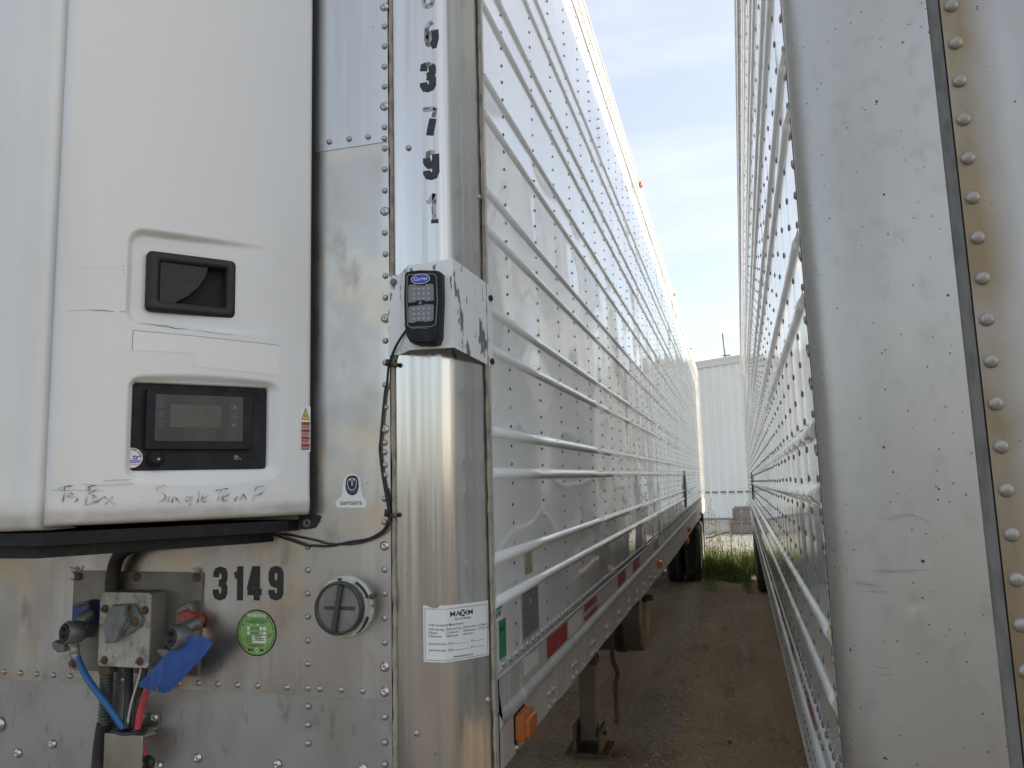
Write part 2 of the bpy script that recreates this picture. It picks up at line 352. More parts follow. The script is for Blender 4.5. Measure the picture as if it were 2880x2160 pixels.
RUSTL = mat('rusted_steel_leg', (.075,.050,.034), .85, 0, noise=[((.14,.075,.032), (14,14,4), .5, .7, 6), ((.06,.05,.045), (9,9,7), .5, .7, 5)], bumps=[((80,80,80), .3, .001, 4)])
STEELL = mat('worn_inner_leg', (.125,.105,.085), .5, .4, noise=[((.20,.11,.04), (16,16,2.5), .48, .62, 5), ((.10,.09,.08), (8,8,8), .5, .7, 5)])
BLUE = mat('blue_paint_worn', (.03,.07,.24), .5, 0, noise=[((.06,.065,.07), (60,60,60), .5, .65, 5)], bumps=[((120,120,120), .3, .001, 3)])
REDW = mat('red_paint_worn', (.36,.045,.035), .5, 0, noise=[((.16,.12,.11), (55,55,55), .5, .62, 5)], bumps=[((120,120,120), .3, .001, 3)])
BHOSE = mat('blue_hose', (.018,.125,.35), .45, noise=[((.05,.10,.19), (40,40,40), .45, .68, 5)])
RHOSE = mat('red_hose', (.54,.06,.07), .45, noise=[((.34,.06,.06), (40,40,40), .48, .7, 5)])
WIREW = mat('pale_wire', (.55,.51,.43), .5)
BTAG = mat('blue_card', (.022,.085,.31), .6, noise=[((.014,.05,.20), (14,14,14), .45, .7, 6), ((.06,.11,.28), (60,60,9), .58, .72, 4)])
ORNG = mat('amber_lens', (.60,.16,.018), .18, 0, trans=.0, spec=.6, coat=.5)
ORNGD = mat('amber_lens_dusty', (.46,.125,.02), .38, 0, noise=[((.34,.12,.04), (30,30,30), .45, .7, 5)])
TUBEP = mat('pale_grey_green_plastic', (.52,.54,.46), .48, noise=[((.30,.31,.27), (24,24,24), .5, .75, 5)])
CLEAR = mat('scuffed_clear_cap', (.17,.165,.15), .2, 0, noise=[((.22,.21,.195), (26,26,26), .45, .7, 5)], spec=.7)
CAPK = mat('dark_cap_rim', (.045,.045,.042), .4)
LENS = mat('frosted_lens', (.17,.175,.185), .3)
LEDW = mat('light_dot', (.44,.46,.45), .35)
TYRE = mat('tyre_rubber', (.018,.018,.018), .75, noise=[((.05,.045,.038), (12,12,12), .5, .75, 5)], bumps=[((30,30,30), .3, .003, 3)])
RIMM = mat('painted_rim', (.30,.29,.27), .6, .2)
TANKM = mat('dull_tank', (.13,.125,.115), .5, .5, noise=[((.12,.115,.10), (6,6,6), .45, .7, 5)])
UNDER = mat('under_frame_steel', (.05,.047,.043), .8, noise=[((.08,.05,.032), (9,9,9), .5, .7, 5)])
WALLB = mat('pale_metal_cladding', (.84,.84,.79), .5, 0, noise=[((.76,.76,.71), (.6,.6,.3), .45, .75, 4)])
TRIMB = mat('cladding_trim', (.72,.71,.66), .5)
TRIMG = mat('grey_rail', (.22,.23,.235), .5)
WOOD = mat('weathered_grey_wood', (.26,.235,.225), .85, noise=[((.16,.14,.135), (3,30,30), .45, .7, 6), ((.36,.28,.24), (5,5,5), .6, .8, 4)], bumps=[((10,120,120), .4, .004, 4)])
STONE = mat('pale_gravel_stone', (.34,.29,.22), .9, noise=[((.17,.14,.105), (23,23,23), .42, .58, 2)])
STALK = mat('dry_stalk', (.22,.20,.075), .8, noise=[((.32,.27,.12), (4,4,4), .45, .65, 3)])
LEAFG = mat('grass_green', (.125,.185,.022), .75, noise=[((.22,.24,.045), (2.5,2.5,2.5), .45, .65, 3), ((.045,.085,.014), (5,5,5), .5, .7, 3)])
BARK = mat('dead_branch', (.17,.125,.075), .9)

# ground: brown packed dirt between the trailers, pale crushed stone out in the yard
gm = bpy.data.materials.new('yard_ground'); gm.use_nodes = True; MATS['g'] = gm
nt = gm.node_tree; b = nt.nodes['Principled BSDF']; b.inputs['Roughness'].default_value = .95; b.inputs['Specular IOR Level'].default_value = .2
tcn = ND(nt, 'ShaderNodeTexCoord')
def nse(scale, det, sc=(1, 1, 1)):
    mpn = ND(nt, 'ShaderNodeMapping'); mpn.inputs['Scale'].default_value = sc; L2 = nt.links.new
    n = ND(nt, 'ShaderNodeTexNoise'); n.inputs['Scale'].default_value = scale; n.inputs['Detail'].default_value = det; n.inputs['Roughness'].default_value = .62
    L2(tcn.outputs['Object'], mpn.inputs['Vector']); L2(mpn.outputs['Vector'], n.inputs['Vector']); return n.outputs['Fac']
def mr(f, a, b_):
    r = ND(nt, 'ShaderNodeMapRange'); r.inputs['From Min'].default_value = a; r.inputs['From Max'].default_value = b_; nt.links.new(f, r.inputs['Value']); return r.outputs['Result']
def mixn(f, c1, c2):
    m_ = ND(nt, 'ShaderNodeMixRGB'); nt.links.new(f, m_.inputs['Fac'])
    for k, c_ in (('Color1', c1), ('Color2', c2)):
        if isinstance(c_, tuple): m_.inputs[k].default_value = (*c_, 1)
        else: nt.links.new(c_, m_.inputs[k])
    return m_.outputs['Color']
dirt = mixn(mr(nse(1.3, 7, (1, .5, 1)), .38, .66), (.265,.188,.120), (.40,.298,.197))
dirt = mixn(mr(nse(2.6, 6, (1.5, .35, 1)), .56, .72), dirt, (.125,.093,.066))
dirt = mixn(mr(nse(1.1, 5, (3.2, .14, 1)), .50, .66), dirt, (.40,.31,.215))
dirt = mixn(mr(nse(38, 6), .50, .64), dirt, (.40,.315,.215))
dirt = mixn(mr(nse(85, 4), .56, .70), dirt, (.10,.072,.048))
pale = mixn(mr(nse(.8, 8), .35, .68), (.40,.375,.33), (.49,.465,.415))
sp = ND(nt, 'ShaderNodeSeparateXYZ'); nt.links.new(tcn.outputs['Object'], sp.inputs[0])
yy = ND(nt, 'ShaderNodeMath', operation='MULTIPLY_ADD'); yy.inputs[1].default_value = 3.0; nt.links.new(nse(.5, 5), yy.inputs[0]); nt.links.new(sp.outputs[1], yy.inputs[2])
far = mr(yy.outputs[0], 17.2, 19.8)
near = mr(yy.outputs[0], 2.6, 1.2)                      # grey zone added in the unseen front yard to mute its reflected light
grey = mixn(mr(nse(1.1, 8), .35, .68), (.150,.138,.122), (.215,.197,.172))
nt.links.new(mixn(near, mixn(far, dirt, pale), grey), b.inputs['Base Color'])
bp = ND(nt, 'ShaderNodeBump'); bp.inputs['Strength'].default_value = .9; bp.inputs['Distance'].default_value = .05
nt.links.new(nse(14, 12), bp.inputs['Height']); nt.links.new(bp.outputs['Normal'], b.inputs['Normal'])

# ================================================================ GROUND
mb = MB(); n = 60
xs = [-400, -150, -60, -25, -12] + [-6+i*.3 for i in range(41)] + [12, 25, 60, 150, 400]
ys = [-400, -150, -60, -25, -10, -5] + [-2+i*.4 for i in range(76)] + [32, 40, 60, 120, 300, 700]
def gz(x, y):
    if abs(x) > 6.01 or y < -2.01 or y > 29: return 0.0
    rut = -0.025*math.exp(-((x-.02)/.16)**2) + .022*math.exp(-((x+.55)/.2)**2)
    return (rut if 1.5 < y < 16 else rut*.3) + .012*math.sin(x*3.1+y*1.3)*math.cos(y*1.9-x)
mb.v = [Vector((x, y, gz(x, y))) for y in ys for x in xs]
for j in range(len(ys)-1):
    for i in range(len(xs)-1):
        a = j*len(xs)+i; mb.face([a, a+1, a+1+len(xs), a+len(xs)], 0, True)
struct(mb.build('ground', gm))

def rock(mb, c, r, mi=0):
    o = len(mb.v); rz = random.uniform(0, 6)
    pts = [(1,0,0),(0,1,0),(-1,0,0),(0,-1,0),(.1,.1,.75),(0,0,-.5)]
    for x, y, z in pts:
        k = r*random.uniform(.7, 1.25)
        mb.v.append(Vector((c[0]+(x*math.cos(rz)-y*math.sin(rz))*k, c[1]+(x*math.sin(rz)+y*math.cos(rz))*k, c[2]+z*k)))
    for a, b_ in ((0,1),(1,2),(2,3),(3,0)): mb.face([o+a, o+b_, o+4], mi); mb.face([o+b_, o+a, o+5], mi)
mb = MB()
for i in range(9000):
    y = random.uniform(3.2, 15.0); x = -.58 + (y-6)*.012 + random.gauss(0, .13) if i % 5 < 3 else random.uniform(-1.6, .5)
    if i % 9 == 0: x = -.02 + random.gauss(0, .12)
    rock(mb, (x, y, gz(x, y)+.002), random.choice((.003, .004, .005, .006, .008, .011, .014)))
for i in range(900):
    x, y = random.uniform(-2, 2), random.uniform(17.5, 27)
    rock(mb, (x, y, gz(x, y)), random.uniform(.01, .03))
stuff(tag(mb.build('gravel', STONE), 'small pale stones scattered over the brown dirt lane', 'gravel'))

# ================================================================ LEFT TRAILER
XS, YF = -.552, 1.69
FF = Frame((0, YF, CAMZ), (1, 0, 0), (0, 0, 1), (0, -1, 0))           # its front wall
FS = Frame((XS, 0, CAMZ), (0, 1, 0), (0, 0, 1), (1, 0, 0))            # its side wall
c1 = crop(0, 1450, .42806); c2 = crop(480, 1450, .428); c3 = crop(0, 600, .42202); c4 = crop(0, 950, .41591)
c5 = crop(900, 700, .24108); c6 = crop(1080, 1450, .42797); c8 = crop(880, 0, .42188); c8b = crop(880, 1200, .57878)
d1 = crop(1340, 0, .217); d2 = crop(1340, 360, .217); d4 = crop(1340, 1080, .217); d5 = crop(1340, 1440, .217); d6 = crop(1340, 1800, .217); d7 = crop(1740, 1380, .217)
SP = 0.0508; rowz = lambda m: -.0111 + m*SP
YREAR, ZTOP, ZSEAM = 17.45, 2.25, -.457
ZBAND = 2.115

tl = thing('semi_trailer', 'silver-fronted refrigerated trailer with 3149 on its front wall, long ribbed white side', 'trailer', (-1.852, 9.5, 0), 'refrigerated trailers parked side by side')

def rib_profile(ribs, z0, z1, hh, pr):
    P = [(0, z0)]
    for zc in sorted(ribs):
        for dz, w_ in ((-1.25, 0), (-1.0, .04), (-.86, .28), (-.62, .66), (-.3, .93), (0, 1.0), (.3, .93), (.62, .66), (.86, .28), (1.0, .04), (1.25, 0)):
            P.append((w_*pr, zc+dz*hh))
    return P + [(0, z1)]
def extrude(F, prof, stations, mb=None, mi=0, sm=True, scale=None):
    mb = mb or MB(); o = len(mb.v); k = len(prof)
    for i, u in enumerate(stations):
        for w_, z in prof: mb.v.append(F.p(u, z, w_*(scale(u) if scale else 1)))
    for i in range(len(stations)-1):
        for j in range(k-1):
            a = o+i*k+j; mb.face([a, a+k, a+k+1, a+1], mi, sm)
    return mb
ribsL = [rowz(m) for m in (-5.5,-3.5,.5,2.5,6.5,8.5,12.5,14.5,18.5,20.5,24.5,26.5,30.5,32.5)]
st = [1.80+i*.5 for i in range(32)] + [YREAR]
mb = extrude(FS, rib_profile(ribsL, ZSEAM, ZBAND, .0135, .0095), st)
kp = len(rib_profile(ribsL, ZSEAM, ZBAND, .0145, .015))
for i in range(len(ribsL)): mb.face([1+i*11+j for j in range(11)], 0)
mb.build('side_panel', WHITE, tl)
# lapped top rail and roof
mb = extrude(FS, [(.0, ZBAND-.02), (.006, ZBAND-.02), (.006, ZBAND+.05), (.012, ZBAND+.055), (.012, ZTOP-.02), (.018, ZTOP-.016), (.018, ZTOP), (-.05, ZTOP+.005), (-1.3, ZTOP+.03), (-2.6, ZTOP)], [1.80, YREAR], sm=False)
mb.build('roof_rail', RAILW, tl)
# bottom rail with its rounded ridge and slightly wavy lower edge
mb = MB()
def railz(u): return -.668 - .0150*min(u-1.8, 6.2) - (.012 if u > 4.6 else 0)
prof = [(.004, ZSEAM+.003), (.007, ZSEAM-.004), (.004, ZSEAM-.010), (.004, -.535), (.010, -.541), (.0155, -.551), (.0155, -.560), (.010, -.571), (.006, -.577)]
k = len(prof)+2; stn = [1.80] + [1.9+i*.1 for i in range(156)]; stn[-1] = YREAR
for i, u in enumerate(stn):
    dz = -.0035*max(0, min(u-1.8, 6))          # rail drops a little towards the rear
    for w_, z in prof: mb.v.append(FS.p(u, z+dz*.6, w_))
    zb = railz(u) + .003*math.sin(u*9)*math.sin(u*3.3)
    mb.v.append(FS.p(u, zb, .006)); mb.v.append(FS.p(u, zb, -.05))
for i in range(len(stn)-1):
    for j in range(k-1):
        a = i*k+j; mb.face([a, a+1, a+k+1, a+k], 0, 2 < j < 8)
mb.face(list(range(len(prof))), 0)
mb.build('bottom_rail', RAILA, tl)
# body core (hidden walls, floor, far side, rear frame)
mb = MB()
mb.box((-3.15, 1.80, CAMZ-.62), (XS-.006, YREAR-.02, CAMZ+ZTOP-.01))
mb.box((-3.12, 1.80, CAMZ-.70), (XS-.056, YREAR-.02, CAMZ-.621))
mb.build('body_core', UNDER, tl)
mb = MB(); mb.box((-3.16, YREAR, CAMZ-.78), (XS+.022, YREAR+.09, CAMZ+ZTOP+.02)); mb.build('rear_frame', RAILW, tl)
mb = MB()
for i in range(30): mb.box((-3.0, 2.3+i*.5, CAMZ-.80), (XS-.12, 2.36+i*.5, CAMZ-.701))
mb.box((-2.5, 10.6, CAMZ-1.0), (-2.3, 17.2, CAMZ-.801)); mb.box((-1.4, 10.6, CAMZ-1.0), (-1.2, 17.2, CAMZ-.801))
mb.build('underframe', UNDER, tl)

# side rivets: lap columns and the dense row along the seam (too many to count: one part)
mb = MB()
cols = [1.984] + [2.336+.3056*i for i in range(50)]
for ci, y in enumerate(cols):
    nn = 9 if ci < 5 else 6 if ci < 14 else 5
    for m in range(-8, 42):
        z = rowz(m)
        if any(abs(z-rz) < .017 for rz in ribsL) or z > ZBAND-.03: continue
        mb.dome(FS.p(y+random.uniform(-.002, .002), z+random.uniform(-.003, .003), .001), FS.en, .0046 if ci < 3 else .0050, .0030, nn, 0 if random.random() < .8 else 1)
y = 1.86
while y < 17.3:
    mb.dome(FS.p(y, ZSEAM+.016, .001), FS.en, .0085 if y < 4 else .0075, .0075, 8 if y < 5 else 5, 1); y += .058 if y < 8 else .07
y = 2.0
while y < 17.3:
    for zz in (ZBAND+.02, ZTOP-.045): mb.dome(FS.p(y, zz, .007 if zz < ZTOP-.06 else .012), FS.en, .007, .004, 5, 0)
    y += .10
stuff(mb.build('rivet', [RIVD, RIV], tl))
# rail bolts: pairs along two rows
bl = MB(); bl.dome((0, 0, 0), (1, 0, 0), .0095, .009, 8, 0, flat=.4); bl.lathe((0, 0, 0), (1, 0, 0), [(.013, 0), (.013, .003), (.004, .003)], 10, 0, False)
b0 = bl.build('rail_bolt', RIVB, tl); nb = 0
for y, zz in [(1.93+.37*i+dx, z_) for i in range(12) for z_ in (-.618, -.668) for dx in (0, .05)]:
    zq = zz - .0125*min(y-1.8, 6.2)
    if zq < railz(y)+.010: zq = railz(y)+.014
    mt = Matrix.Translation(FS.p(y+random.uniform(-.01, .01), zq, .006))
    if nb == 0: b0.matrix_parent_inverse = Matrix.Translation(-world_loc(tl)) @ mt
    else: dupe(b0, tl, mt)
    nb += 1

# corner post: flat face, quarter round, then the side flange
PB1, PB2 = .020, .359; PXT = -.645; PEND = PB1*R(40)+PB2*R(20)
class PostFrame:
    """coordinates along the post's skin: u from the start of the rounding, v height"""
    def p(s, u, v, w=0.0):
        a1, a2 = R(40), R(60); y0 = YF-.004
        if u <= 0: return Vector((PXT+u, y0-w, CAMZ+v))
        if u <= PB1*a1:
            a = u/PB1; q = Vector((PXT+PB1*math.sin(a), y0+PB1*(1-math.cos(a)), CAMZ+v))
        else:
            a = min(a2, a1+(u-PB1*a1)/PB2)
            q = Vector((PXT+PB1*math.sin(a1)+PB2*(math.sin(a)-math.sin(a1)), y0+PB1*(1-math.cos(a1))+PB2*(math.cos(a1)-math.cos(a)), CAMZ+v))
        return q + Vector((math.sin(a), -math.cos(a), 0))*w
PF = PostFrame()
us = [-.110, -.102, -.06, -.02, -.004, 0] + [PB1*R(40)*i/6 for i in range(1, 7)] + [PB1*R(40)+PB2*R(20)*i/12 for i in range(1, 13)]
vs_ = [-1.0+.3*i for i in range(12)]
mb = MB()
for v in vs_:
    for i, u in enumerate(us): mb.v.append(PF.p(u, v, -.004 if i == 0 else 0))
for j in range(len(vs_)-1):
    for i in range(len(us)-1):
        a = j*len(us)+i; mb.face([a, a+1, a+1+len(us), a+len(us)], 0, True)
mb.build('corner_post', POST, tl)
mb = MB(); mb.box((XS-.006, 1.781, CAMZ-1.0), (XS+.0035, 1.8005, CAMZ+2.2))
mb.build('post_flange', RAILA, tl)
def bead(name, P0, P1, r, m, parent, wob=.0012, n=120):
    mb = MB(); pts = [Vector(P0).lerp(Vector(P1), i/n) + Vector((random.gauss(0, wob), 0, 0)) for i in range(n+1)]
    rr = [r*random.uniform(.82, 1.18) for _ in pts]; mb.tube(pts, r, 6, 0, True, lambda i: rr[i]); return mb.build(name, m, parent)
bead('seam_sealant', (-.7575, YF-.001, CAMZ-1.0), (-.7575, YF-.001, CAMZ+2.2), .0058, SEAL, tl, .0006)
bead('seam_sealant', (XS+.001, 1.7775, CAMZ-1.0), (XS+.001, 1.7775, CAMZ+2.2), .0050, SEAL, tl, .0006)

# front wall sheets
ZL = -.490; ZU = .838
def sheet(name, x0, x1, z0, z1, m, y0, y1=YF+.01, nx=8, nz=8):
    mb = MB(); mb.box((x0, y0, CAMZ+z0), (x1, y1, CAMZ+z1)); return mb.build(name, m, tl)
sheet('front_sheet', -3.15, -.766, -1.0, ZL+.02, ALUB, YF)
lab(sheet('front_sheet', -3.15, -.7655, ZL, ZU+.015, ALU, YF-.0018, YF-.0004), 'stained middle front sheet')
sheet('front_sheet', -3.15, -.765, ZU, 2.23, ALUC, YF-.0036, YF-.0022)
WF = .002
# front rivets and screws, each a part
rv = MB(); rv.dome((0, 0, 0), (0, -1, 0), .0078, .0062, 10, 0, flat=.25); rv0 = rv.build('rivet', RIV, tl)
sc = MB(); sc.lathe((0, 0, 0), (0, -1, 0), [(.0115, -.0005), (.0115, .001), (.0088, .002), (.0072, .0056), (.0032, .0062), (.003, .003), (.0001, .003)], 14, 0); sc0 = sc.build('screw', RIVB, tl)
cnt = {'r': 0, 's': 0}
def put(kind, q, w=WF, F=FF):
    base = rv0 if kind == 'r' else sc0; u, v = q
    if v > ZU+.006 and u < -.765: w += .002
    mt = Matrix.Translation(F.p(u, v, w)) @ Matrix.Rotation(random.uniform(-.12, .12), 4, 'X')
    if cnt[kind] == 0: base.matrix_parent_inverse = Matrix.Translation(-world_loc(tl)) @ mt
    else: dupe(base, tl, mt)
    cnt[kind] += 1
for y, k_ in ((22,'s'),(77,'r'),(133,'r'),(190,'r'),(246,'r'),(302,'s'),(360,'r'),(392,'r'),(419,'r'),(477,'r'),(537,'r'),(595,'s'),(656,'r')): put(k_, FF.px(1083, y))
for y, k_ in ((716,'r'),(777,'r'),(838,'r'),(896,'s'),(959,'r'),(1020,'r'),(1083,'r'),(1146,'r')): put(k_, FF.px(1085, y))
for y, k_ in ((1207,'s'),(1245,'r'),(1272,'r'),(1308,'r'),(1337,'r'),(1403,'r'),(1468,'r'),(1535,'s'),(1602,'r'),(1670,'r'),(1738,'r'),(1807,'r'),(1875,'s'),(1945,'s'),(2016,'r'),(2088,'r'),(2150,'r')): put(k_, FF.px(1083, y))
for y in (1470,1538,1603,1669,1734,1801,1867,1935,1986,2038,2090): put('r', FF.px(867, y))
for x, y in ((187,1100),(315,1107),(444,1112),(576,1117),(769,1127),(982,1137),(1123,1143),(1264,1150)): put('r', FF.px(*c2(x, y)))
for x, y in ((33,1025),(140,1033),(247,1041),(357,1047),(467,1053),(580,1062),(815,1078),(1180,1102)): put('r', FF.px(*c1(x, y)))
for x, y in ((115,950),(247,930),(373,917)): put('r', FF.px(*c8(x, y)))
for x, y in ((348,1500),(122,1560),(1300,1590),(1045,1645)): put('s', FF.px(*c1(x, y)))
put('s', FF.px(*c2(702, 1635))); put('s', FF.px(*c2(1265, 1665)))
put('r', FF.px(*c8b(508, 1486)), .005); put('r', FF.px(*c8(643, 992)), .005)
mb = MB(); mb.lathe(FF.p(*FF.px(*c1(-2, 1370)), .002), (0, -1, 0), [(.019, 0), (.019, .003), (.013, .003), (.011, .009), (.004, .010), (.0, .010)], 16); mb.build('large_screw', RIVB, tl)
# rivets on the rounding
for (s_, v) in ((PEND*.86, FF.px(*c8b(508, 1428))[1]+.03), (PEND*.9, .70)):
    mb = MB(); pp = PF.p(s_, v, .0005); nn = (PF.p(s_, v, 1)-PF.p(s_, v, 0)).normalized(); mb.dome(pp, nn, .008, .005, 10); mb.build('rivet', RIV, tl)

# unit number on the front wall
for d_, xc in (('3', 284), ('1', 410), ('4', 508), ('9', 649)):
    mb = MB(); u, v = FF.px(*c2(xc, 556)); digit(mb, FF, d_, u, v, .0815, WF+.0008, 0, .78, .225); lab(mb.build('digit', INK, tl), 'black digit %s of the number 3149' % d_)
# worn vertical number on the post: black where the vinyl is left, residue where it has peeled
def wornnum(d_, x, y, keep, ghost, h=.0755):
    mb = MB()
    u, v = FF.px(x, y); sxx = .82; w_ = .0048
    for st_ in ghost: mb.ribbon(FF, [(u+(a+.1)*h*sxx, v+(b_+.1)*h) for a, b_ in st_], .15*h, w_, 1)
    for q, st_ in enumerate(keep): mb.ribbon(FF, [(u+(a+.1)*h*sxx, v+(b_+.1)*h) for a, b_ in st_], .255*h, w_+.0002+q*.0001, 0)
    lab(mb.build('digit', [INK, GHOST], tl), 'peeling black digit %s on the corner post' % d_)
wornnum('6', 1194, 141, [[(.38,.5),(.40,.2),(.34,.02),(.2,-.02)]], [[(.3,.80),(.12,.74),(.03,.6),(0,.3),(.06,.06),(.19,0)], [(.04,.25),(.19,.42),(.34,.45)], [(.2,.1),(.3,.35)]])
wornnum('3', 1187, 262, [DIG['3'][0][4:], DIG['3'][1], [(0,.62),(.03,.76),(.14,.78)]], [[(.04,.74),(.19,.84),(.34,.78)]])
wornnum('7', 1190, 386, [[(.36,.45),(.28,.2),(.21,-.1)]], [[(-.08,.80),(.46,.80)], [(.46,.8),(.38,.5)]])
wornnum('9', 1196, 508, [_loop[4:6][:1]+[(.02,.46),(.1,.38),(.26,.37),(.38,.5)], [(.38,.72),(.38,.12),(.32,.03),(.19,0),(.06,.03),(0,.12),(0,.2)], [(0,.62),(0,.5),(.06,.40)]], [[(.02,.6),(.06,.77),(.19,.80),(.34,.77)]])
wornnum('1', 1198, 632, [[(.30,.02),(.30,-.1)]], [[(.0,.58),(.13,.68),(.28,.86)], [(.30,.88),(.26,.4),(.28,.02)]])
wornnum('0', 1187, 32, [], [[(0,.5),(0,.12),(.06,.03),(.19,0),(.32,.03),(.38,.12),(.38,.5)]])

# ---- stickers on the front wall
def sticker(name, F, base, mats, parent, w0=.0008, label=None):
    mb = MB(); mb.prism(F, base, w0-.0006, w0, 0); return mb
gc = FF.px(*c2(568, 769)); rr = .0545
mb = MB(); mb.poly(FF, circ(*gc, rr, 48), WF+.0006, 1); mb.poly(FF, circ(*gc, rr*.94, 48), WF+.0008, 0)
tw = WF+.0011
mb.text(FF, 'WARNING', gc[0], gc[1]+.037, .0082, tw, 2, .95, .012)
for i, (s_, y_, h_) in enumerate((('RETORQUE NOTICE', .0315, .0026), ('THE FOLLOWING WHEEL FASTENERS', .0275, .0024), ('HAVE CHANGED AND REQUIRE TO BE RETORQUED', .0243, .0024), ('AFTER FIRST 80 TO 160 KM', .0211, .0024))): mb.text(FF, s_, gc[0], gc[1]+y_, h_, tw, 1, 1, .01, maxw=.062)
for q, (u_, v_, w2, h2) in enumerate(((-.0255,.0065,.0075,.0075),(-.0255,-.0045,.0075,.0075),(.0085,.0065,.0075,.0075),(.0185,.0065,.0075,.0075),(.0085,-.0045,.0075,.0075),(.0185,-.0045,.0075,.0075),(-.012,-.0115,.039,.0045),(-.012,-.0175,.039,.0045),(-.010,-.0235,.037,.0045),(-.017,.0172,.004,.004),(.001,.0172,.004,.004))):
    mb.poly(FF, [(gc[0]+u_, gc[1]+v_), (gc[0]+u_+w2, gc[1]+v_), (gc[0]+u_+w2, gc[1]+v_+h2), (gc[0]+u_, gc[1]+v_+h2)], tw, 2)
for s_, u_, v_, h_ in (('RIGHT SIDE', -.005, .0085, .0033), ('LEFT SIDE', -.005, -.0025, .0033), ('UNIT #', -.020, -.0105, .0026), ('DATE RETQ', -.020, -.0165, .0026), ('MILEAGE', -.020, -.0225, .0026), ('RETORQUE REQ. 2 BUTTON HUBS', 0, -.0290, .0024), ('RETORQUE REQ. 2 BUTTON HUBS', 0, -.0325, .0024)): mb.text(FF, s_, gc[0]+u_, gc[1]+v_, h_, tw+.0001, 1, 1, .01, maxw=.04)
mb.text(FF, '663791', gc[0]+.004, gc[1]-.0112, .0048, tw+.0003, 1, 1, .015, shear=.2); mb.text(FF, '04/28/25', gc[0]+.008, gc[1]-.0172, .0048, tw+.0003, 1, .9, .015, shear=.2)
mb.text(FF, 'X', gc[0]+.012, gc[1]-.0055, .0085, tw+.0003, 1, .9, .01); mb.text(FF, 'LF', gc[0]+.035, gc[1]-.009, .0085, tw+.0003, 1, .9, .005, shear=.5); mb.text(FF, 'x', gc[0]-.036, gc[1]+.016, .006, tw+.0003, 1, 1.2, .005)
mb.text(FF, 'MA', gc[0]-.0135, gc[1]-.0435, .0075, tw, 1, 1.1, .012); mb.text(FF, 'IM', gc[0]+.0145, gc[1]-.0435, .0075, tw, 1, 1.1, .012)
mb.poly(FF, circ(gc[0]+.001, gc[1]-.0398, .0052, 8), tw, 2); mb.ribbon(FF, [(gc[0]-.002, gc[1]-.043), (gc[0]+.004, gc[1]-.0366)], .0016, tw+.0002, 1); mb.ribbon(FF, [(gc[0]-.002, gc[1]-.0366), (gc[0]+.004, gc[1]-.043)], .0016, tw+.0003, 1)
class Arc:                                     # lettering bent round the rim
    def __init__(s, c, r, a0): s.c, s.r, s.a0 = c, r, a0
    def p(s, u, v, w=0.0):
        a = s.a0 - u/s.r; return FF.p(s.c[0]+(s.r+v)*math.cos(a), s.c[1]+(s.r+v)*math.sin(a), w)
mb.text(Arc(gc, rr*.83, R(180)), 'REMOVE THIS LABEL ONLY AFTER RETORQUE', 0, 0, .0036, tw, 1, 1, .01, maxw=.088); mb.text(Arc(gc, rr*.83, R(0)), 'REMOVE THIS LABEL ONLY AFTER RETORQUE', 0, 0, .0036, tw, 1, 1, .01, maxw=.088)
lab(mb.build('sticker', [GREENL, INK, PAPER], tl), 'round green warning sticker')

k8 = lambda x, y: FF.px(*c8b(x, y))
pts = [k8(x, y) for x, y in ((112,372),(114,362),(124,353),(140,340),(147,318),(150,268),(158,246),(172,233),(193,228),(214,233),(229,247),(236,268),(239,318),(246,340),(258,353),(264,364),(263,380),(256,391),(246,394),(126,393),(116,387))]
mb = MB(); mb.poly(FF, pts[::-1], WF+.0006, 0)
hd = [k8(x, y) for x, y in ((163,262),(170,245),(184,238),(204,237),(218,245),(224,262),(226,290),(222,312),(212,328),(198,334),(186,333),(172,325),(164,309),(161,288))]
mb.poly(FF, hd[::-1], WF+.0009, 1)
oc = k8(193, 272)
fo = [(oc[0]+.0125*math.cos(a)*(1 if math.sin(a) > 0 else .93), oc[1]-.0005+.0145*math.sin(a)*(.75 if math.sin(a) > 0 else 1.2)) for a in [2*PI*i/20 for i in range(21)]]
mb.ribbon(FF, fo, .0013, WF+.0012, 0)
mb.ribbon(FF, [k8(180,262), k8(183,256), k8(189,258), k8(190,272), k8(193,287)], .0012, WF+.0012, 0); mb.ribbon(FF, [k8(193,287), k8(197,272), k8(198,258), k8(204,256), k8(207,262)], .0012, WF+.00125, 0)
for i in range(5):
    for j, y_ in enumerate((303, 313, 322)): mb.poly(FF, circ(*k8(171+i*11+(j % 2)*5, y_), .0007, 6), WF+.0012, 0) if not (j == 2 and i > 3) else None
mb.text(FF, 'samsara', *k8(188, 379), .0120, WF+.0009, 1, 1.12, .006, maxw=.056)
lab(mb.build('sticker', [PAPER, NAVY], tl), 'white sticker with a dark owl-face emblem')

# service label wrapped over the rounded post
mb = MB(); u0, u1, v0, v1 = -.041, .124, -.402, -.278
nU = 20
top = [v1 - (.006 if i in (3, 4) else .004 if i == 2 else 0) for i in range(nU+1)]
for i in range(nU+1):
    u = u0+(u1-u0)*i/nU; mb.v += [PF.p(u, v0, .0008), PF.p(u, top[i], .0008)]
for i in range(nU): mb.face([2*i, 2*i+2, 2*i+3, 2*i+1], 0, True)
tw = .0012
mb.ribbon(PF, [(u0+.004+(u1-u0-.008)*i/16, v0+.004) for i in range(17)], .0008, tw, 1); mb.ribbon(PF, [(u0+.004+(u1-u0-.008)*i/16, v1-.008) for i in range(17)], .0008, tw, 1)
mb.ribbon(PF, [(u0+.004, v0+.004), (u0+.004, v1-.008)], .0008, tw, 1); mb.ribbon(PF, [(u1-.004, v0+.004), (u1-.004, v1-.008)], .0008, tw, 1)
cu = (u0+u1)/2+.012
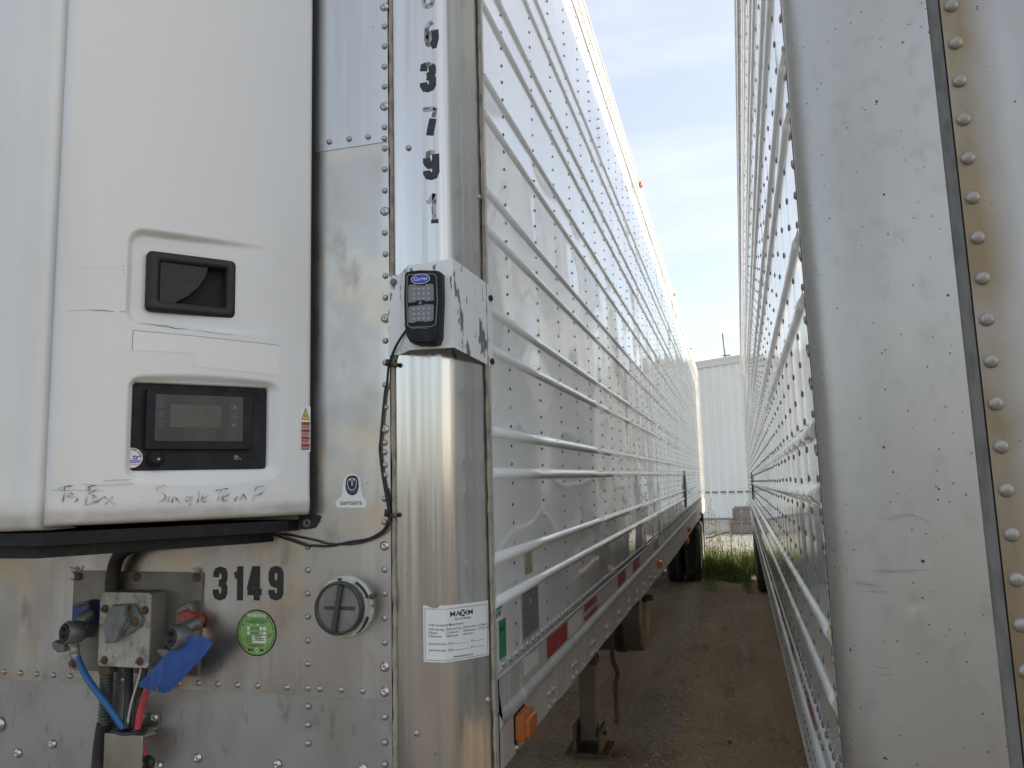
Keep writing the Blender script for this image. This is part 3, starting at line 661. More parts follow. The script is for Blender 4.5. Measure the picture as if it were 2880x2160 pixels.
mb.text(PF, 'MA', cu-.018, v1-.026, .0115, tw, 1, 1.15, .010); mb.text(PF, 'IM', cu+.018, v1-.026, .0115, tw, 1, 1.15, .010)
mb.poly(PF, circ(cu+.0005, v1-.0205, .0085, 6), tw, 1); mb.ribbon(PF, [(cu-.004, v1-.0255), (cu+.005, v1-.0155)], .0024, tw+.0002, 0); mb.ribbon(PF, [(cu-.004, v1-.0155), (cu+.005, v1-.0255)], .0024, tw+.0003, 0)
mb.text(PF, 'TRUCK & TRAILER', cu, v1-.0345, .0042, tw, 1, 1, .012, maxw=.042)
mb.text(PF, 'Trailer Serviced at Maxim Branch:', u0+.012, v1-.0455, .0052, tw, 1, 1, .004, 'LEFT', maxw=.085)
for r_, row in enumerate((('580 Oakpt Wpg', '45 Lawson Wpg', 'Prince Albert', 'Calgary'), ('Regina', 'Saskatoon', 'Mississauga', 'Vancouver'), ('Edmonton', 'Montreal', 'Brandon'))):
    for q, s_ in enumerate(row):
        uu = u0+.013+q*.041; vv = v1-.0545-r_*.0075
        mb.ribbon(PF, [(uu, vv), (uu+.0038, vv), (uu+.0038, vv+.0042), (uu, vv+.0042), (uu, vv)], .0006, tw, 1)
        mb.text(PF, s_, uu+.0055, vv, .0043, tw, 1, 1, .004, 'LEFT', maxw=.0305)
for s_, vv in (('Service Done On:  (Date)', v1-.086), ('Next Service Due:  (Date)', v1-.100)):
    mb.text(PF, s_, u0+.013, vv, .0046, tw, 1, 1, .004, 'LEFT', maxw=.058); mb.ribbon(PF, [(u0+.073+i*.006, vv) for i in range(7)], .0006, tw, 1)
    mb.text(PF, 'Km', u0+.115, vv, .0044, tw, 1, 1, .004, 'LEFT'); mb.ribbon(PF, [(u0+.125+i*.005, vv) for i in range(6)], .0006, tw, 1)
mb.text(PF, 'www.maximinc.com', cu, v0+.008, .0050, tw, 1, 1, .014, maxw=.05)
lab(mb.build('sticker', [PAPER, INK], tl), 'white service label wrapped round the post')

# ---- labels on the side wall
def quad_px(F, k_, pts, w=.001): return [F.px(*k_(x, y), w) for x, y in pts]
def lines(mb, F, u0, u1, v, h, w, mi, n=5, gapp=.35):
    u = u0
    while u < u1-.001:
        l = random.uniform(.3, 1.0)*(u1-u0)/n*1.6; e = min(u+l, u1)
        mb.poly(F, [(u, v), (e, v), (e, v+h), (u, v+h)], w, mi); u = e + (u1-u0)*.02*random.uniform(.6, 2)
a = FS.px(*d5(612, 428)); b_ = FS.px(*d5(730, 745)); mb = MB()
mb.poly(FS, [(a[0], b_[1]-.003), (b_[0], b_[1]-.003), (b_[0], a[1]), (a[0], a[1])], .0008, 0)
for i in range(9): lines(mb, FS, a[0]+.012+(.01 if 2 < i < 7 else 0), b_[0]-.012-(.012 if 2 < i < 7 else 0), a[1]-.010-i*.0072, .0026, .0012, 1, 4)
for i in range(3): lines(mb, FS, a[0]+.006, b_[0]-.006, a[1]-.072-i*.0045, .0024, .0012, 2, 5)
lab(mb.build('sticker', [CREAM, INK, GREYP], tl), 'cream label between the lower ribs')
a = FS.px(*d5(562, 985)); b_ = FS.px(*d5(818, 1555)); zt = FS.px(*d5(562, 985))[1]; zb = b_[1]
mb = MB(); mb.prism(FS, [(a[0], zb), (b_[0], zb), (b_[0], zt), (a[0], zt)], .0005, .0014, 0)
i0 = .012; mb.poly(FS, [(a[0]+i0, zb+i0), (b_[0]-i0, zb+i0), (b_[0]-i0, zt-i0), (a[0]+i0, zt-i0)], .0017, 1)
for i in range(26):
    v = zt-.024-i*.0052
    if v < zb+.016: break
    lines(mb, FS, a[0]+.018, b_[0]-.018, v, .0022 if i % 4 else .0032, .0020, 2, random.choice((3, 4, 6)))
mb.poly(FS, circ((a[0]+b_[0])/2, zt-.022, .008, 12), .0022, 2); mb.poly(FS, [((a[0]+b_[0])/2-.014, zt-.055), ((a[0]+b_[0])/2+.010, zt-.055), ((a[0]+b_[0])/2+.010, zt-.040), ((a[0]+b_[0])/2-.014, zt-.040)], .0022, 3)
lab(mb.build('data_plate', [RAILW, PLATE, PLATEK, RIVB], tl), 'grey printed data plate')
mb = MB(); a = FS.px(*d5(232, 1252)); b_ = FS.px(*d5(330, 1310)); mb.poly(FS, [(a[0], b_[1]-.012), (b_[0], b_[1]-.012), (b_[0], a[1]), (a[0], a[1])], .0008, 0)
mb.poly(FS, [(a[0], a[1]-.008), (b_[0], a[1]-.008), (b_[0], a[1]), (a[0], a[1])], .0011, 1)
for i in range(11): mb.poly(FS, [(a[0]+.004+i*.0045, b_[1]-.004), (a[0]+.004+i*.0045+random.choice((.0014, .0026)), b_[1]-.004), (a[0]+.0066+i*.0045, a[1]-.010), (a[0]+.004+i*.0045, a[1]-.010)], .0011, 2)
lab(mb.build('sticker', [PAPER, TEAL, INK], tl), 'white bar-code sticker with a teal head')
mb = MB(); a = FS.px(*d5(287, 1420)); b_ = FS.px(*d6(386, 185)); mb.poly(FS, [(a[0], b_[1]-.002), (b_[0], b_[1]-.002), (b_[0], a[1]), (a[0], a[1])], .0008, 0)
for i in range(11): lines(mb, FS, a[0]+.005, b_[0]-.005, a[1]-.034-i*.0062, .0016, .0012, 1, 4)
mb.text(FS, 'Manifest', (a[0]+b_[0])/2-.006, a[1]-.024, .008, .0012, 2, 1, .015, maxw=.032); mb.poly(FS, [(b_[0]-.02, a[1]-.018), (b_[0]-.010, a[1]-.008), (b_[0]-.004, a[1]-.018)], .0012, 2)
mb.poly(FS, circ(a[0]+.02, a[1]-.008, .0025, 8), .0012, 1)
lab(mb.build('sticker', [GREEND, TEAL, INK], tl), 'green printed side sticker')
mb = MB(); a = FS.px(*d6(608, 225), .006); b_ = FS.px(*d6(812, 290), .006); mb.poly(FS, [(a[0], b_[1]), (b_[0], b_[1]), (b_[0], FS.px(*d6(812, 78), .006)[1]-.004), (a[0], a[1]-.002)], .0052, 0)
lab(mb.build('sticker', SILVL, tl), 'blank pale rectangle on the bottom rail')
# reflective tape along the bottom rail
def tape(x0, x1, mt, k_, worn=False):
    ua, ub = FS.px(*k_(*x0), .005)[0], FS.px(*k_(*x1), .005)[0]; zt, zb = ZSEAM-.013-.0021*min(max(ua-1.8,0),6), ZSEAM-.071-.0021*min(max(ua-1.8,0),6)
    mb = MB()
    if worn:
        mb.poly(FS, [(ua, (zt+zb)/2+.005), (ub, (zt+zb)/2+.003), (ub, zt), (ua, zt)], .0055, 0); mb.poly(FS, [(ua, zb), (ub, zb), (ub, (zt+zb)/2-.010), (ua+.03, (zt+zb)/2-.016), (ua, (zt+zb)/2-.008)], .0055, 0)
    else: mb.poly(FS, [(ua, zb), (ub, zb), (ub, zt), (ua, zt)], .0055, 0)
    mb.build('reflective_tape', mt, tl)
tape((915, 1620), (1168, 1420), REDL, d5); tape((1185, 1440), (1360, 1310), SILVL, d5); tape((1398, 1230), (1560, 1110), REDL, d5, True); tape((1835, 840), (1930, 780), REDL, d5)
tape((1945, 790), (2020, 740), SILVL, d5); tape((2032, 680), (2110, 630), REDL, d5)
tape((455, 740), (515, 690), REDL, d7); tape((520, 680), (590, 620), SILVL, d7); tape((680, 540), (725, 500), SILVL, d7)

# amber side marker lamps
def marker(u, v, su, sv, pr, parent, F=FS, dusty=False):
    r = thing_part('marker_lamp', parent)
    mb = MB(); mb.prism(F, [(u-su, v-sv), (u+su, v-sv), (u+su, v+sv), (u-su, v+sv)], .004, .010, 0); mb.build('lamp_base', BLK if dusty else SILVL, r)
    mb = MB(); mb.prism(F, rrect(u-su*.96, v-sv*.94, u+su*.96, v+sv*.94, sv*.3), .0102, pr*.72, 0); mb.prism(F, rrect(u-su*.82, v-sv*.70, u+su*.80, v+sv*.70, sv*.25), pr*.725, pr, 0, .004)
    mb.prism(F, rrect(u-su*.5, v-sv*.4, u+su*.1, v+sv*.4, sv*.1), pr+.0002, pr+.0015, 0)
    mb.build('lens', ORNGD if dusty else ORNG, r); return r
def thing_part(name, parent):
    o = bpy.data.objects.new(name, None); COL.objects.link(o); o.parent = parent; o.location = (0, 0, 0)
    o.matrix_parent_inverse = Matrix.Translation(-world_loc(parent)); o.empty_display_size = .05; return o
m0 = FS.px(*d6(560, 1120), .015); marker(m0[0]+.028, m0[1]-.002, .050, .034, .044, tl, dusty=True)
m1 = FS.px(*d7(515, 945), .02); marker(m1[0], m1[1], .055, .033, .045, tl)
m2 = FS.px(*d7(905, 500), .02); marker(m2[0], m2[1], .06, .034, .05, tl)
m3 = FS.px(*d7(1068, 303), .02); marker(m3[0], m3[1], .07, .034, .05, tl)
m4 = FS.px(*d7(895, 645), .02)
mk = thing_part('marker_lamp', tl); mb = MB(); mb.box(FS.p(m4[0]-.01, m4[1]-.06, -.01), FS.p(m4[0]+.01, m4[1]+.05, .0)); mb.build('lamp_bracket', GALV, mk)
mb = MB(); mb.lathe(FS.p(m4[0], m4[1], .001), (1, 0, 0), [(.045, 0), (.045, .02), (.03, .035), (0, .038)], 16); mb.build('lens', ORNG, mk)
for x, y in ((1800, 527), (1898, 840), (1945, 976)):
    q = FS.px(x-6, y, .0); q = (q[0], ZTOP-.018); marker(q[0], q[1], .045, .016, .034, tl)

# ---- gear under the left trailer
lg = thing_part('landing_leg', tl)
LX, LY = -1.045, 5.62
mb = MB(); mb.box((LX-.065, LY-.065, .98), (LX+.065, LY+.065, 1.24)); mb.box((LX-.068, LY-.068, .62), (LX+.068, LY+.068, 1.2)); mb.box((LX-.074, LY-.074, .60), (LX+.074, LY+.074, .635)); mb.build('outer_tube', RUSTL, lg)
mb = MB(); mb.box((LX-.055, LY-.055, .10), (LX+.055, LY+.055, .66)); mb.build('inner_tube', STEELL, lg)
mb = MB(); mb.box((LX-.15, LY-.15, .012), (LX+.15, LY+.15, .03)); mb.box((LX-.095, LY-.12, .03), (LX-.075, LY+.12, .20)); mb.box((LX+.075, LY-.12, .03), (LX+.095, LY+.12, .17)); mb.tube([(LX-.12, LY, .13), (LX+.12, LY, .13)], .016, 10); mb.build('foot', RUSTL, lg)
mb = MB(); mb.box((-2.6, LY-.03, .85), (LX-.0745, LY+.03, .95)); mb.box((LX-.6, LY+.02, .7), (LX-.075, LY+.05, .76)); mb.tube([(LX, LY-.07, 1.02), (LX, LY-.20, 1.02), (LX+.34, 4.66, 1.10)], .013, 8); mb.box((LX-.09, LY-.15, .93), (LX+.09, LY-.0681, 1.12)); mb.tube([(LX-.08, LY+.05, .66), (LX-.55, LY+.6, 1.15)], .022, 8); mb.build('cross_brace', RUSTL, lg)
mb = MB(); mb.tube(smooth_path([(-.70, 4.62, 1.16), (-.705, 4.62, 1.0), (-.71, 4.62, .86), (-.685, 4.62, .78), (-.70, 4.62, .70), (-.70, 4.62, .50)], 5), .014, 10); mb.build('crank_handle', RUSTL, lg)
lg2 = thing_part('landing_leg', tl)
mb = MB(); X2 = -2.66; mb.box((X2-.065, LY-.065, .62), (X2+.065, LY+.065, 1.24)); mb.build('outer_tube', RUSTL, lg2)
mb = MB(); mb.box((X2-.055, LY-.055, .06), (X2+.055, LY+.055, .66)); mb.box((X2-.15, LY-.15, .0), (X2+.15, LY+.15, .06)); mb.build('inner_tube', RUSTL, lg2)
# transverse fuel tank in straps
ft = thing_part('fuel_tank', tl)
TY, TZ, TR_ = 6.72, .77, .31
mb = MB(); mb.lathe((-1.75, TY, TZ), (1, 0, 0), [(0, 0), (TR_*.9, .0), (TR_, .04), (TR_, .98), (TR_*.93, 1.01), (TR_*.9, 1.0), (0, 1.0)], 40); mb.build('tank_shell', TANKM, ft)
for xx in (-1.5, -.93):
    mb = MB(); mb.lathe((xx-.05, TY, TZ), (1, 0, 0), [(TR_+.001, 0), (TR_+.012, .0), (TR_+.012, .08), (TR_+.001, .08)], 40, sm=False); mb.box((xx-.04, TY-.02, TZ+TR_), (xx+.02, TY+.02, 1.2)); mb.build('tank_strap', RUB, ft)
mb = MB(); mb.tube([(-.76, TY-.1, TZ+.12), (-.66, TY-.12, TZ+.14)], .025, 10); mb.build('filler_neck', TANKM, ft)
# wheels
def tyre_mesh(xc, wd, r, mb):
    pr = [(.29, -wd*.42), (.36, -wd*.5), (.44, -wd*.5), (r-.02, -wd*.44), (r-.004, -wd*.36), (r, -wd*.30)]
    for g in (-.15, .0, .15): pr += [(r, wd*(g-.03)), (r-.013, wd*(g-.022)), (r-.013, wd*(g+.022)), (r, wd*(g+.03))]
    pr += [(r, wd*.30), (r-.004, wd*.36), (r-.02, wd*.44), (.44, wd*.5), (.36, wd*.5), (.29, wd*.42)]
    return pr
def wheel(x, y, parent, outer=1, r=.505):
    wh = thing_part('wheel', parent)
    mb = MB(); mb.lathe((x, y, r-.008), (1, 0, 0), tyre_mesh(0, .27, r, mb), 48); mb.build('tyre', TYRE, wh)
    mb = MB(); s_ = outer; mb.lathe((x, y, r-.008), (s_, 0, 0), [(.29, .11), (.285, .13), (.26, .12), (.25, .02), (.17, .0), (.15, .06), (.10, .10), (.0, .105)], 32); mb.build('rim', RIMM, wh)
for yy_ in (14.62, 15.88):
    for x_, o_ in ((-.70, 1), (-1.03, -1), (-2.67, 1), (-3.0, -1)): wheel(x_, yy_, tl, o_)
mb = MB()
for yy_ in (14.62, 15.88): mb.tube([(-2.9, yy_, .49), (-.8, yy_, .49)], .065, 12)
mb.build('axle', UNDER, tl)
mb = MB()
for x_ in (-.86, -2.84): mb.box((x_-.30, 16.62, .25), (x_+.30, 16.63, 1.1))
mb.build('mud_flap', RUB, tl)
# black diamond hold-down scar on the side (reflector frame far down the wall)
q0 = FS.px(*crop(1360, 850, .36158)(1562, 1310)); q1 = FS.px(*crop(1360, 850, .36158)(1572, 1600))
mb = MB(); um = (q0[0]+q1[0])/2; va, vb = q1[1], q0[1]; vm = (va+vb)/2
mb.prism(FS, [(um, va), (um+.22, vm), (um, vb), (um-.22, vm)], .002, .012); mb.poly(FS, [(um-.03, vm-.03), (um+.03, vm-.03), (um+.03, vm+.03), (um-.03, vm+.03)], .0125, 1)
lab(mb.build('placard_holder', [GREYP, SILVL], tl), 'dark diamond placard holder')

# ================================================================ REFRIGERATION UNIT on the front wall
DL, DR = Vector((-1.31, 1.25, CAMZ)), Vector((-.955, 1.655, CAMZ))
dx = (DR-DL).normalized(); FD = Frame(DL, dx, (0, 0, 1), (dx.y, -dx.x, 0)); DW = (DR-DL).length
ru = thing('refrigeration_unit', 'white-doored refrigeration unit with a dark display, hung on the trailer nose', 'refrigeration unit', (-1.95, 1.6, 1.83))
dk = lambda x, y: FD.px(*c3(x, y)); ek = lambda x, y: FD.px(*c4(x, y))
def bounds(pl): us_ = [p[0] for p in pl]; vs2 = [p[1] for p in pl]; return min(us_), min(vs2), max(us_), max(vs2)
def avg2(a, b): return ((a[0]+b[0])/2, (a[1]+b[1])/2)
# opening of the display (inner edge) and its sloped surround (outer edge)
iL = avg2(ek(905,300), ek(882,890))[0]; iR = avg2(ek(1835,350), ek(1812,880))[0]; iT = avg2(ek(910,280), ek(1830,343))[1]; iB = avg2(ek(890,903), ek(1808,888))[1]
oL = avg2(ek(862,270), ek(838,920))[0]; oR = avg2(ek(1912,320), ek(1900,900))[0]; oT = avg2(ek(930,238), ek(1880,295))[1]; oB = ek(1350,982)[1]
# recess round the handle
hL = avg2(dk(868,170), dk(822,500))[0]; hT = avg2(dk(930,108), dk(1500,165))[1]; hB = avg2(dk(900,725), dk(1600,830))[1]; hR = dk(1840,240)[0]
def sdr(u, v, a, b_, c_, d_, r):
    cx, cy, hx, hy = (a+c_)/2, (b_+d_)/2, (c_-a)/2-r, (d_-b_)/2-r
    qx, qy = abs(u-cx)-hx, abs(v-cy)-hy
    return math.hypot(max(qx, 0), max(qy, 0)) + min(max(qx, qy), 0) - r
def sst(t): t = max(0, min(1, t)); return t*t*(3-2*t)
V0, V1 = -.070, 2.12
hi = bounds([dk(1068,310), dk(1500,345), dk(1520,640), dk(1055,605)]); hi = (hi[0]-.006, hi[1]+.002, hi[2]+.002, hi[3]-.002)
def door_w(u, v):
    w_ = 0.0
    bow = .010*(1-((v-(iT+iB)/2)/.2)**2)             # arched upper and lower edges of the surround
    arch = .012*(1-((u-(oL+oR)/2)/((oR-oL)/2))**2)
    si = sdr(u, v, iL, iB, iR, iT, .010); so = sdr(u, v, oL, oB+.006-max(0, arch), oR, oT-.006+max(0, arch), .028)
    if si < 0: w_ -= .014 + .055*sst(-si/.004)
    elif so < 0: w_ -= .014*sst(-so/(si-so))
    sh = sdr(u, v, hL, hB, hR+.1, hT, .035)
    if sh < 0: w_ -= .017*sst(-sh/.013)*(1-sst((u-hL-.05)/(hR-hL-.03)))
    sp_ = sdr(u, v, hi[0], hi[1], hi[2], hi[3], .006)
    if sp_ < 0: w_ -= .07*sst(-sp_/.004)
    for e, rr_ in ((u, .022), (DW-u, .010), (v-V0, .012)):       # rolled edges
        if e < rr_: w_ -= rr_*(1-math.sqrt(max(0, 1-(1-e/rr_)**2)))
    w_ += .0035*math.exp(-((v-V0-.030)/.016)**2)
    return w_
us_ = [DW*i/168 for i in range(169)]
vs2 = [V0+.0034*i for i in range(205)]; vs2 += [vs2[-1]+.06*i for i in range(1, 30) if vs2[-1]+.06*i < V1]
mb = MB(); nu = len(us_)+2
for v in vs2:
    row = [(us_[0], -.06)] + [(u, door_w(u, v)) for u in us_] + [(us_[-1], -.035)]
    for u, w_ in row: mb.v.append(FD.p(u, v, w_))
for u, w_ in [(us_[0], -.06)] + [(u, -.05) for u in us_] + [(us_[-1], -.035)]: mb.v.append(FD.p(u, V0, w_))
nv = len(vs2)
for j in range(nv-1):
    for i in range(nu-1):
        a = j*nu+i; mb.face([a, a+1, a+1+nu, a+nu], 0, True)
for i in range(nu-1):
    a = nv*nu+i; mb.face([a, a+1, i+1, i], 0, False)
dro = lab(mb.build('door', DOORW, ru), 'angled white side door')
# smooth label recess between handle and display
mb = MB(); mb.poly(FD, [dk(888,780), dk(1300,818), dk(1862,880), dk(1860,1080), dk(1306,1020), dk(1300,932), dk(880,912)][::-1], .0006, 0)
e_ = [dk(888,780), dk(1300,818), dk(1862,880)]; mb.ribbon(FD, e_, .0011, .0008, 1); mb.ribbon(FD, [dk(888,780), dk(880,912)], .0011, .0009, 1)
mb.build('blank_label', [SMOOTHW, GREYP], dro)
# handle: rusty rim, pocket, paddle
hr = [dk(1000,237), dk(1545,290), dk(1572,330), dk(1580,480), dk(1565,700), dk(1545,718), dk(1010,660), dk(985,620), dk(970,430), dk(985,255)]
inn = [dk(1068,310), dk(1500,345), dk(1520,640), dk(1055,605)]
a, b_, c_, d_ = bounds(hr); hc = ((a+c_)/2, (b_+d_)/2)
hd = thing_part('handle', ru); woff = -.010
outer = rrect(a+.002, b_+.008, c_-.002, d_-.008, .012, 5)
ia, ib, ic, id_ = bounds(inn); ia += .002; ic -= .004; ib += .008; id_ -= .008
inner = rrect(ia, ib, ic, id_, .005, 5)
mb = MB(); n = len(outer); rings = [(outer, woff-.02), (outer, woff+.004), (inset(outer, .004), woff+.0085), (inset(inner, -.004), woff+.007), (inner, woff+.003), (inset(inner, .003), woff-.035)]
for q, w_ in rings: mb.v += [FD.p(u, v, w_) for u, v in q]
for k in range(len(rings)-1):
    for j in range(n): a_, b2 = k*n+j, k*n+(j+1) % n; mb.face([a_, b2, b2+n, a_+n], 0, True)
mb.face([(len(rings)-1)*n+j for j in range(n)], 1); mb.build('rim', [RUSTB, GAP], hd)
pad = [dk(1072,312), dk(1395,352), dk(1382,410), dk(1330,490), dk(1260,548), dk(1160,600), dk(1062,592)][::-1]
mb = MB(); mb.prism(FD, [(p[0], p[1]) for p in pad], woff-.028, woff+.0015, 0, .002); mb.build('paddle', RUSTB, hd)
# display panel
cp = thing_part('control_panel', ru); wb = -.024
mb = MB(); mb.poly(FD, [(iL-.03, iB-.03), (iR+.03, iB-.03), (iR+.03, iT+.03), (iL-.03, iT+.03)], wb, 0)
mb.build('panel_plate', BLKS, cp)
k4 = lambda x, y, w_=wb: FD.px(*c4(x, y), w_)
mb = MB(); q = bounds([k4(985,330), k4(1700,370), k4(1690,765), k4(975,755)]); mb.prism(FD, rrect(q[0], q[1]+.003, q[2], q[3]-.006, .004), wb, wb+.016, 0, .002); mb.build('display_housing', BLKS, cp)
ws = wb+.0165; s_ = bounds([k4(1058,368,ws), k4(1645,400,ws), k4(1635,700,ws), k4(1045,690,ws)])
l_ = bounds([k4(1162,437,ws), k4(1490,455,ws), k4(1495,615,ws), k4(1150,605,ws)])
mb = MB(); mb.poly(FD, [(s_[0], s_[1]), (s_[2], s_[1]), (s_[2], s_[3]-.004), (s_[0], s_[3]-.004)], ws, 0)
mb.poly(FD, [(l_[0], l_[1]+.002), (l_[2], l_[1]+.002), (l_[2], l_[3]-.004), (l_[0], l_[3]-.004)], ws+.0004, 1)
for y in (445, 515, 580): p_ = k4(1090, y, ws); mb.poly(FD, rrect(p_[0]-.007, p_[1]-.008, p_[0]+.007, p_[1]+.008, .002), ws+.0004, 2)
for y in (470, 530, 590): p_ = k4(1582, y, ws); mb.poly(FD, rrect(p_[0]-.008, p_[1]-.009, p_[0]+.008, p_[1]+.009, .002), ws+.0004, 2)
p_ = k4(1588, 470, ws); mb.poly(FD, [(p_[0]-.005, p_[1]-.003), (p_[0]+.005, p_[1]-.003), (p_[0], p_[1]+.004)], ws+.0008, 3)
p_ = k4(1580, 592, ws); mb.poly(FD, [(p_[0]-.005, p_[1]+.003), (p_[0], p_[1]-.004), (p_[0]+.005, p_[1]+.003)], ws+.0008, 3)
p_ = k4(1584, 530, ws); mb.ribbon(FD, [(p_[0]-.004, p_[1]-.003), (p_[0]+.004, p_[1]-.003), (p_[0]+.004, p_[1]+.003)], .0009, ws+.0008, 3)
mb.build('screen', [SCREEN, LCD, LCDK, LCDW], cp)
p_ = k4(1050, 820); mb = MB(); o_ = FD.p(p_[0], p_[1], wb)
mb.lathe(o_, FD.en, [(.017, 0), (.017, .012), (.0145, .014), (.0145, .018), (.010, .021), (.010, .026), (.0, .026)], 14, 0, False)
p2 = k4(1070, 822, wb+.02); mb.dome(FD.p(p2[0], p2[1], wb+.024), FD.en, .004, .006, 10, 1); mb.tube(smooth_path([FD.p(p_[0], p_[1]-.008, wb+.015), FD.p(p_[0]-.004, p_[1]-.016, wb+.02), FD.p(p_[0]-.008, p_[1]-.020, wb+.012)], 4), .0009, 5); mb.build('knob', [BLK, RIVB], cp)
p_ = k4(1595, 812); mb = MB(); mb.lathe(FD.p(p_[0], p_[1], wb), FD.en, [(.0065, 0), (.0065, .003), (.004, .0032), (.004, .008), (0, .008)], 6, 0, False); mb.tube([FD.p(p_[0], p_[1], wb+.006), FD.p(p_[0]+.006, p_[1]-.004, wb+.018)], .0016, 8); mb.dome(FD.p(p_[0]+.006, p_[1]-.004, wb+.018), FD.en, .0024, .002, 8); mb.build('toggle_switch', CASTG, cp)
p_ = k4(890, 812); mb = MB(); rs = .0215; mb.poly(FD, circ(p_[0], p_[1], rs, 32), wb+.0006, 0)
class ArcD:
    def __init__(s, c, r, a0): s.c, s.r, s.a0 = c, r, a0
    def p(s, u, v, w=0.0):
        a = s.a0-u/s.r; return FD.p(s.c[0]+(s.r+v)*math.cos(a), s.c[1]+(s.r+v)*math.sin(a), w)
mb.text(ArcD(p_, rs*.72, R(48)), '788-4344', 0, 0, .0048, wb+.001, 1, 1, .012); mb.text(FD, 'tr', p_[0]+.008, p_[1]-.003, .0105, wb+.001, 2, 1.15, .03, shear=.2)
mb.poly(FD, [(p_[0]-.012, p_[1]-.0062), (p_[0]+.018, p_[1]-.0062), (p_[0]+.0185, p_[1]-.0045), (p_[0]-.012, p_[1]-.0045)], wb+.001, 2); mb.poly(FD, [(p_[0]-.012, p_[1]-.0102), (p_[0]+.0175, p_[1]-.0102), (p_[0]+.018, p_[1]-.0078), (p_[0]-.012, p_[1]-.0078)], wb+.001, 2)
mb.text(FD, 'group.ca', p_[0]+.006, p_[1]-.0148, .0032, wb+.001, 3, 1, .012); mb.build('sticker', [PAPER, INK, BLUEP, REDP], cp)
# multi-language warning strip on the door
q = bounds([ek(2035,455), ek(2102,460), ek(2096,780), ek(2028,765)]); mb = MB()
ua, va, ub, vb = q[0]+.001, q[1]+.002, q[2]-.001, q[3]-.002; mb.poly(FD, rrect(ua, va, ub, vb, .003), .0006, 0); W_ = ub-ua; H_ = vb-va
mb.poly(FD, [(ua+W_*.08, vb-H_*.30), (ub-W_*.08, vb-H_*.30), ((ua+ub)/2, vb-H_*.03)], .0009, 2); mb.poly(FD, [(ua+W_*.17, vb-H_*.285), (ub-W_*.17, vb-H_*.285), ((ua+ub)/2, vb-H_*.075)], .0012, 3)
mb.poly(FD, circ((ua+ub)/2, vb-H_*.22, W_*.17, 14), .0014, 2); mb.poly(FD, circ((ua+ub)/2, vb-H_*.22, W_*.10, 10), .0016, 3)
for i, wd_ in enumerate(('WARNING', 'ADVERTENCIA', 'ATENCAO', 'AVISO')):
    yb = vb-H_*(.42+.155*i); mb.poly(FD, [(ua+W_*.06, yb), (ub-W_*.06, yb), (ub-W_*.06, yb+H_*.075), (ua+W_*.06, yb+H_*.075)], .0009, 1); mb.text(FD, wd_, (ua+ub)/2+W_*.1, yb+H_*.018, .0045, .0012, 2, 1, .015, maxw=W_*.62)
    for j in range(3): lines(mb, FD, ua+W_*.08, ub-W_*.1, yb-H_*(.022+.022*j), .0016, .0012, 2, 3)
lab(mb.build('sticker', [PAPER, REDP, INK, YELP], dro), 'tall narrow warning sticker')
# marker-pen writing on the door
mb = MB()
HW = [[(390,1022),(430,1008),(495,1000)], [(437,1006),(432,1060),(425,1112)], [(432,1062),(470,1050),(500,1062)], [(455,1070),(500,1075),(525,1090),(505,1112)],
      [(606,1012),(590,1070),(575,1132)], [(590,1010),(640,1000),(655,1020),(620,1045),(595,1055)], [(620,1062),(655,1078),(640,1105),(580,1132)], [(640,1072),(628,1100),(650,1112),(690,1080)], [(700,1072),(740,1100),(782,1124)], [(762,1074),(735,1100),(704,1132)],
      [(1116,994),(1070,1012),(1060,1026),(1100,1048),(1118,1078),(1100,1100),(1070,1106)], [(1142,1068),(1132,1112)], [(1160,1114),(1172,1074),(1190,1086),(1218,1116)], [(1292,1078),(1262,1072),(1250,1096),(1275,1102),(1295,1076)], [(1295,1076),(1290,1110),(1278,1134)], [(1346,1034),(1334,1116)], [(1366,1088),(1404,1064),(1384,1054),(1362,1076),(1366,1104),(1396,1106)],
      [(1455,1032),(1500,1024),(1542,1020)], [(1492,1028),(1480,1062),(1470,1102)], [(1502,1082),(1544,1058),(1520,1046),(1500,1068),(1506,1098),(1546,1096)], [(1584,1104),(1602,1070),(1624,1100),(1642,1060),(1664,1098)], [(1728,1010),(1718,1060),(1708,1108)], [(1724,1012),(1770,1002),(1788,1024),(1762,1054),(1720,1068)]]
for i, st_ in enumerate(HW):
    if i == 9: lab(mb.build('handwriting', MARK, dro), 'faded marker words on the left'); mb = MB()
    fine = smooth_path([(*ek(x, y), 0) for x, y in st_], 4); mb.ribbon(FD, [(p.x, p.y) for p in fine], .0030, .0052+i*.00005, 0, taper=lambda t: .55+.45*math.sin(t*9+1))
lab(mb.build('handwriting', MARK, dro), 'faded marker words under the display')
# cracks and creases in the plastic
mb = MB()
for st_, wd_ in (([(590,643),(640,646),(700,648),(760,655)], .0016), ([(800,652),(845,658)], .0020), ([(440,650),(590,645)], .0008), ([(920,730),(1000,738),(1060,748),(1110,752),(1170,768),(1210,770),(1250,772)], .0018), ([(1250,772),(1380,790),(1560,812)], .0009), ([(812,346),(830,352)], .0016), ([(808,375),(832,378)], .0014), ([(815,392),(834,396)], .0012), ([(540,362),(800,372)], .0006)):
    mb.ribbon(FD, [dk(x, y) for x, y in st_], wd_, .0008, 0, taper=lambda t: .3+.9*math.sin(PI*min(1, max(0, t*.9+.05))))
for st_, wd_ in (([(340,1032),(500,1030),(700,1036)], .0007), ([(700,968),(760,963),(880,960)], .0008), ([(560,992),(720,998),(900,985)], .0007)):
    mb.ribbon(FD, [ek(x, y) for x, y in st_], wd_, .0050, 0)
mb.build('crack', GREYP, dro)
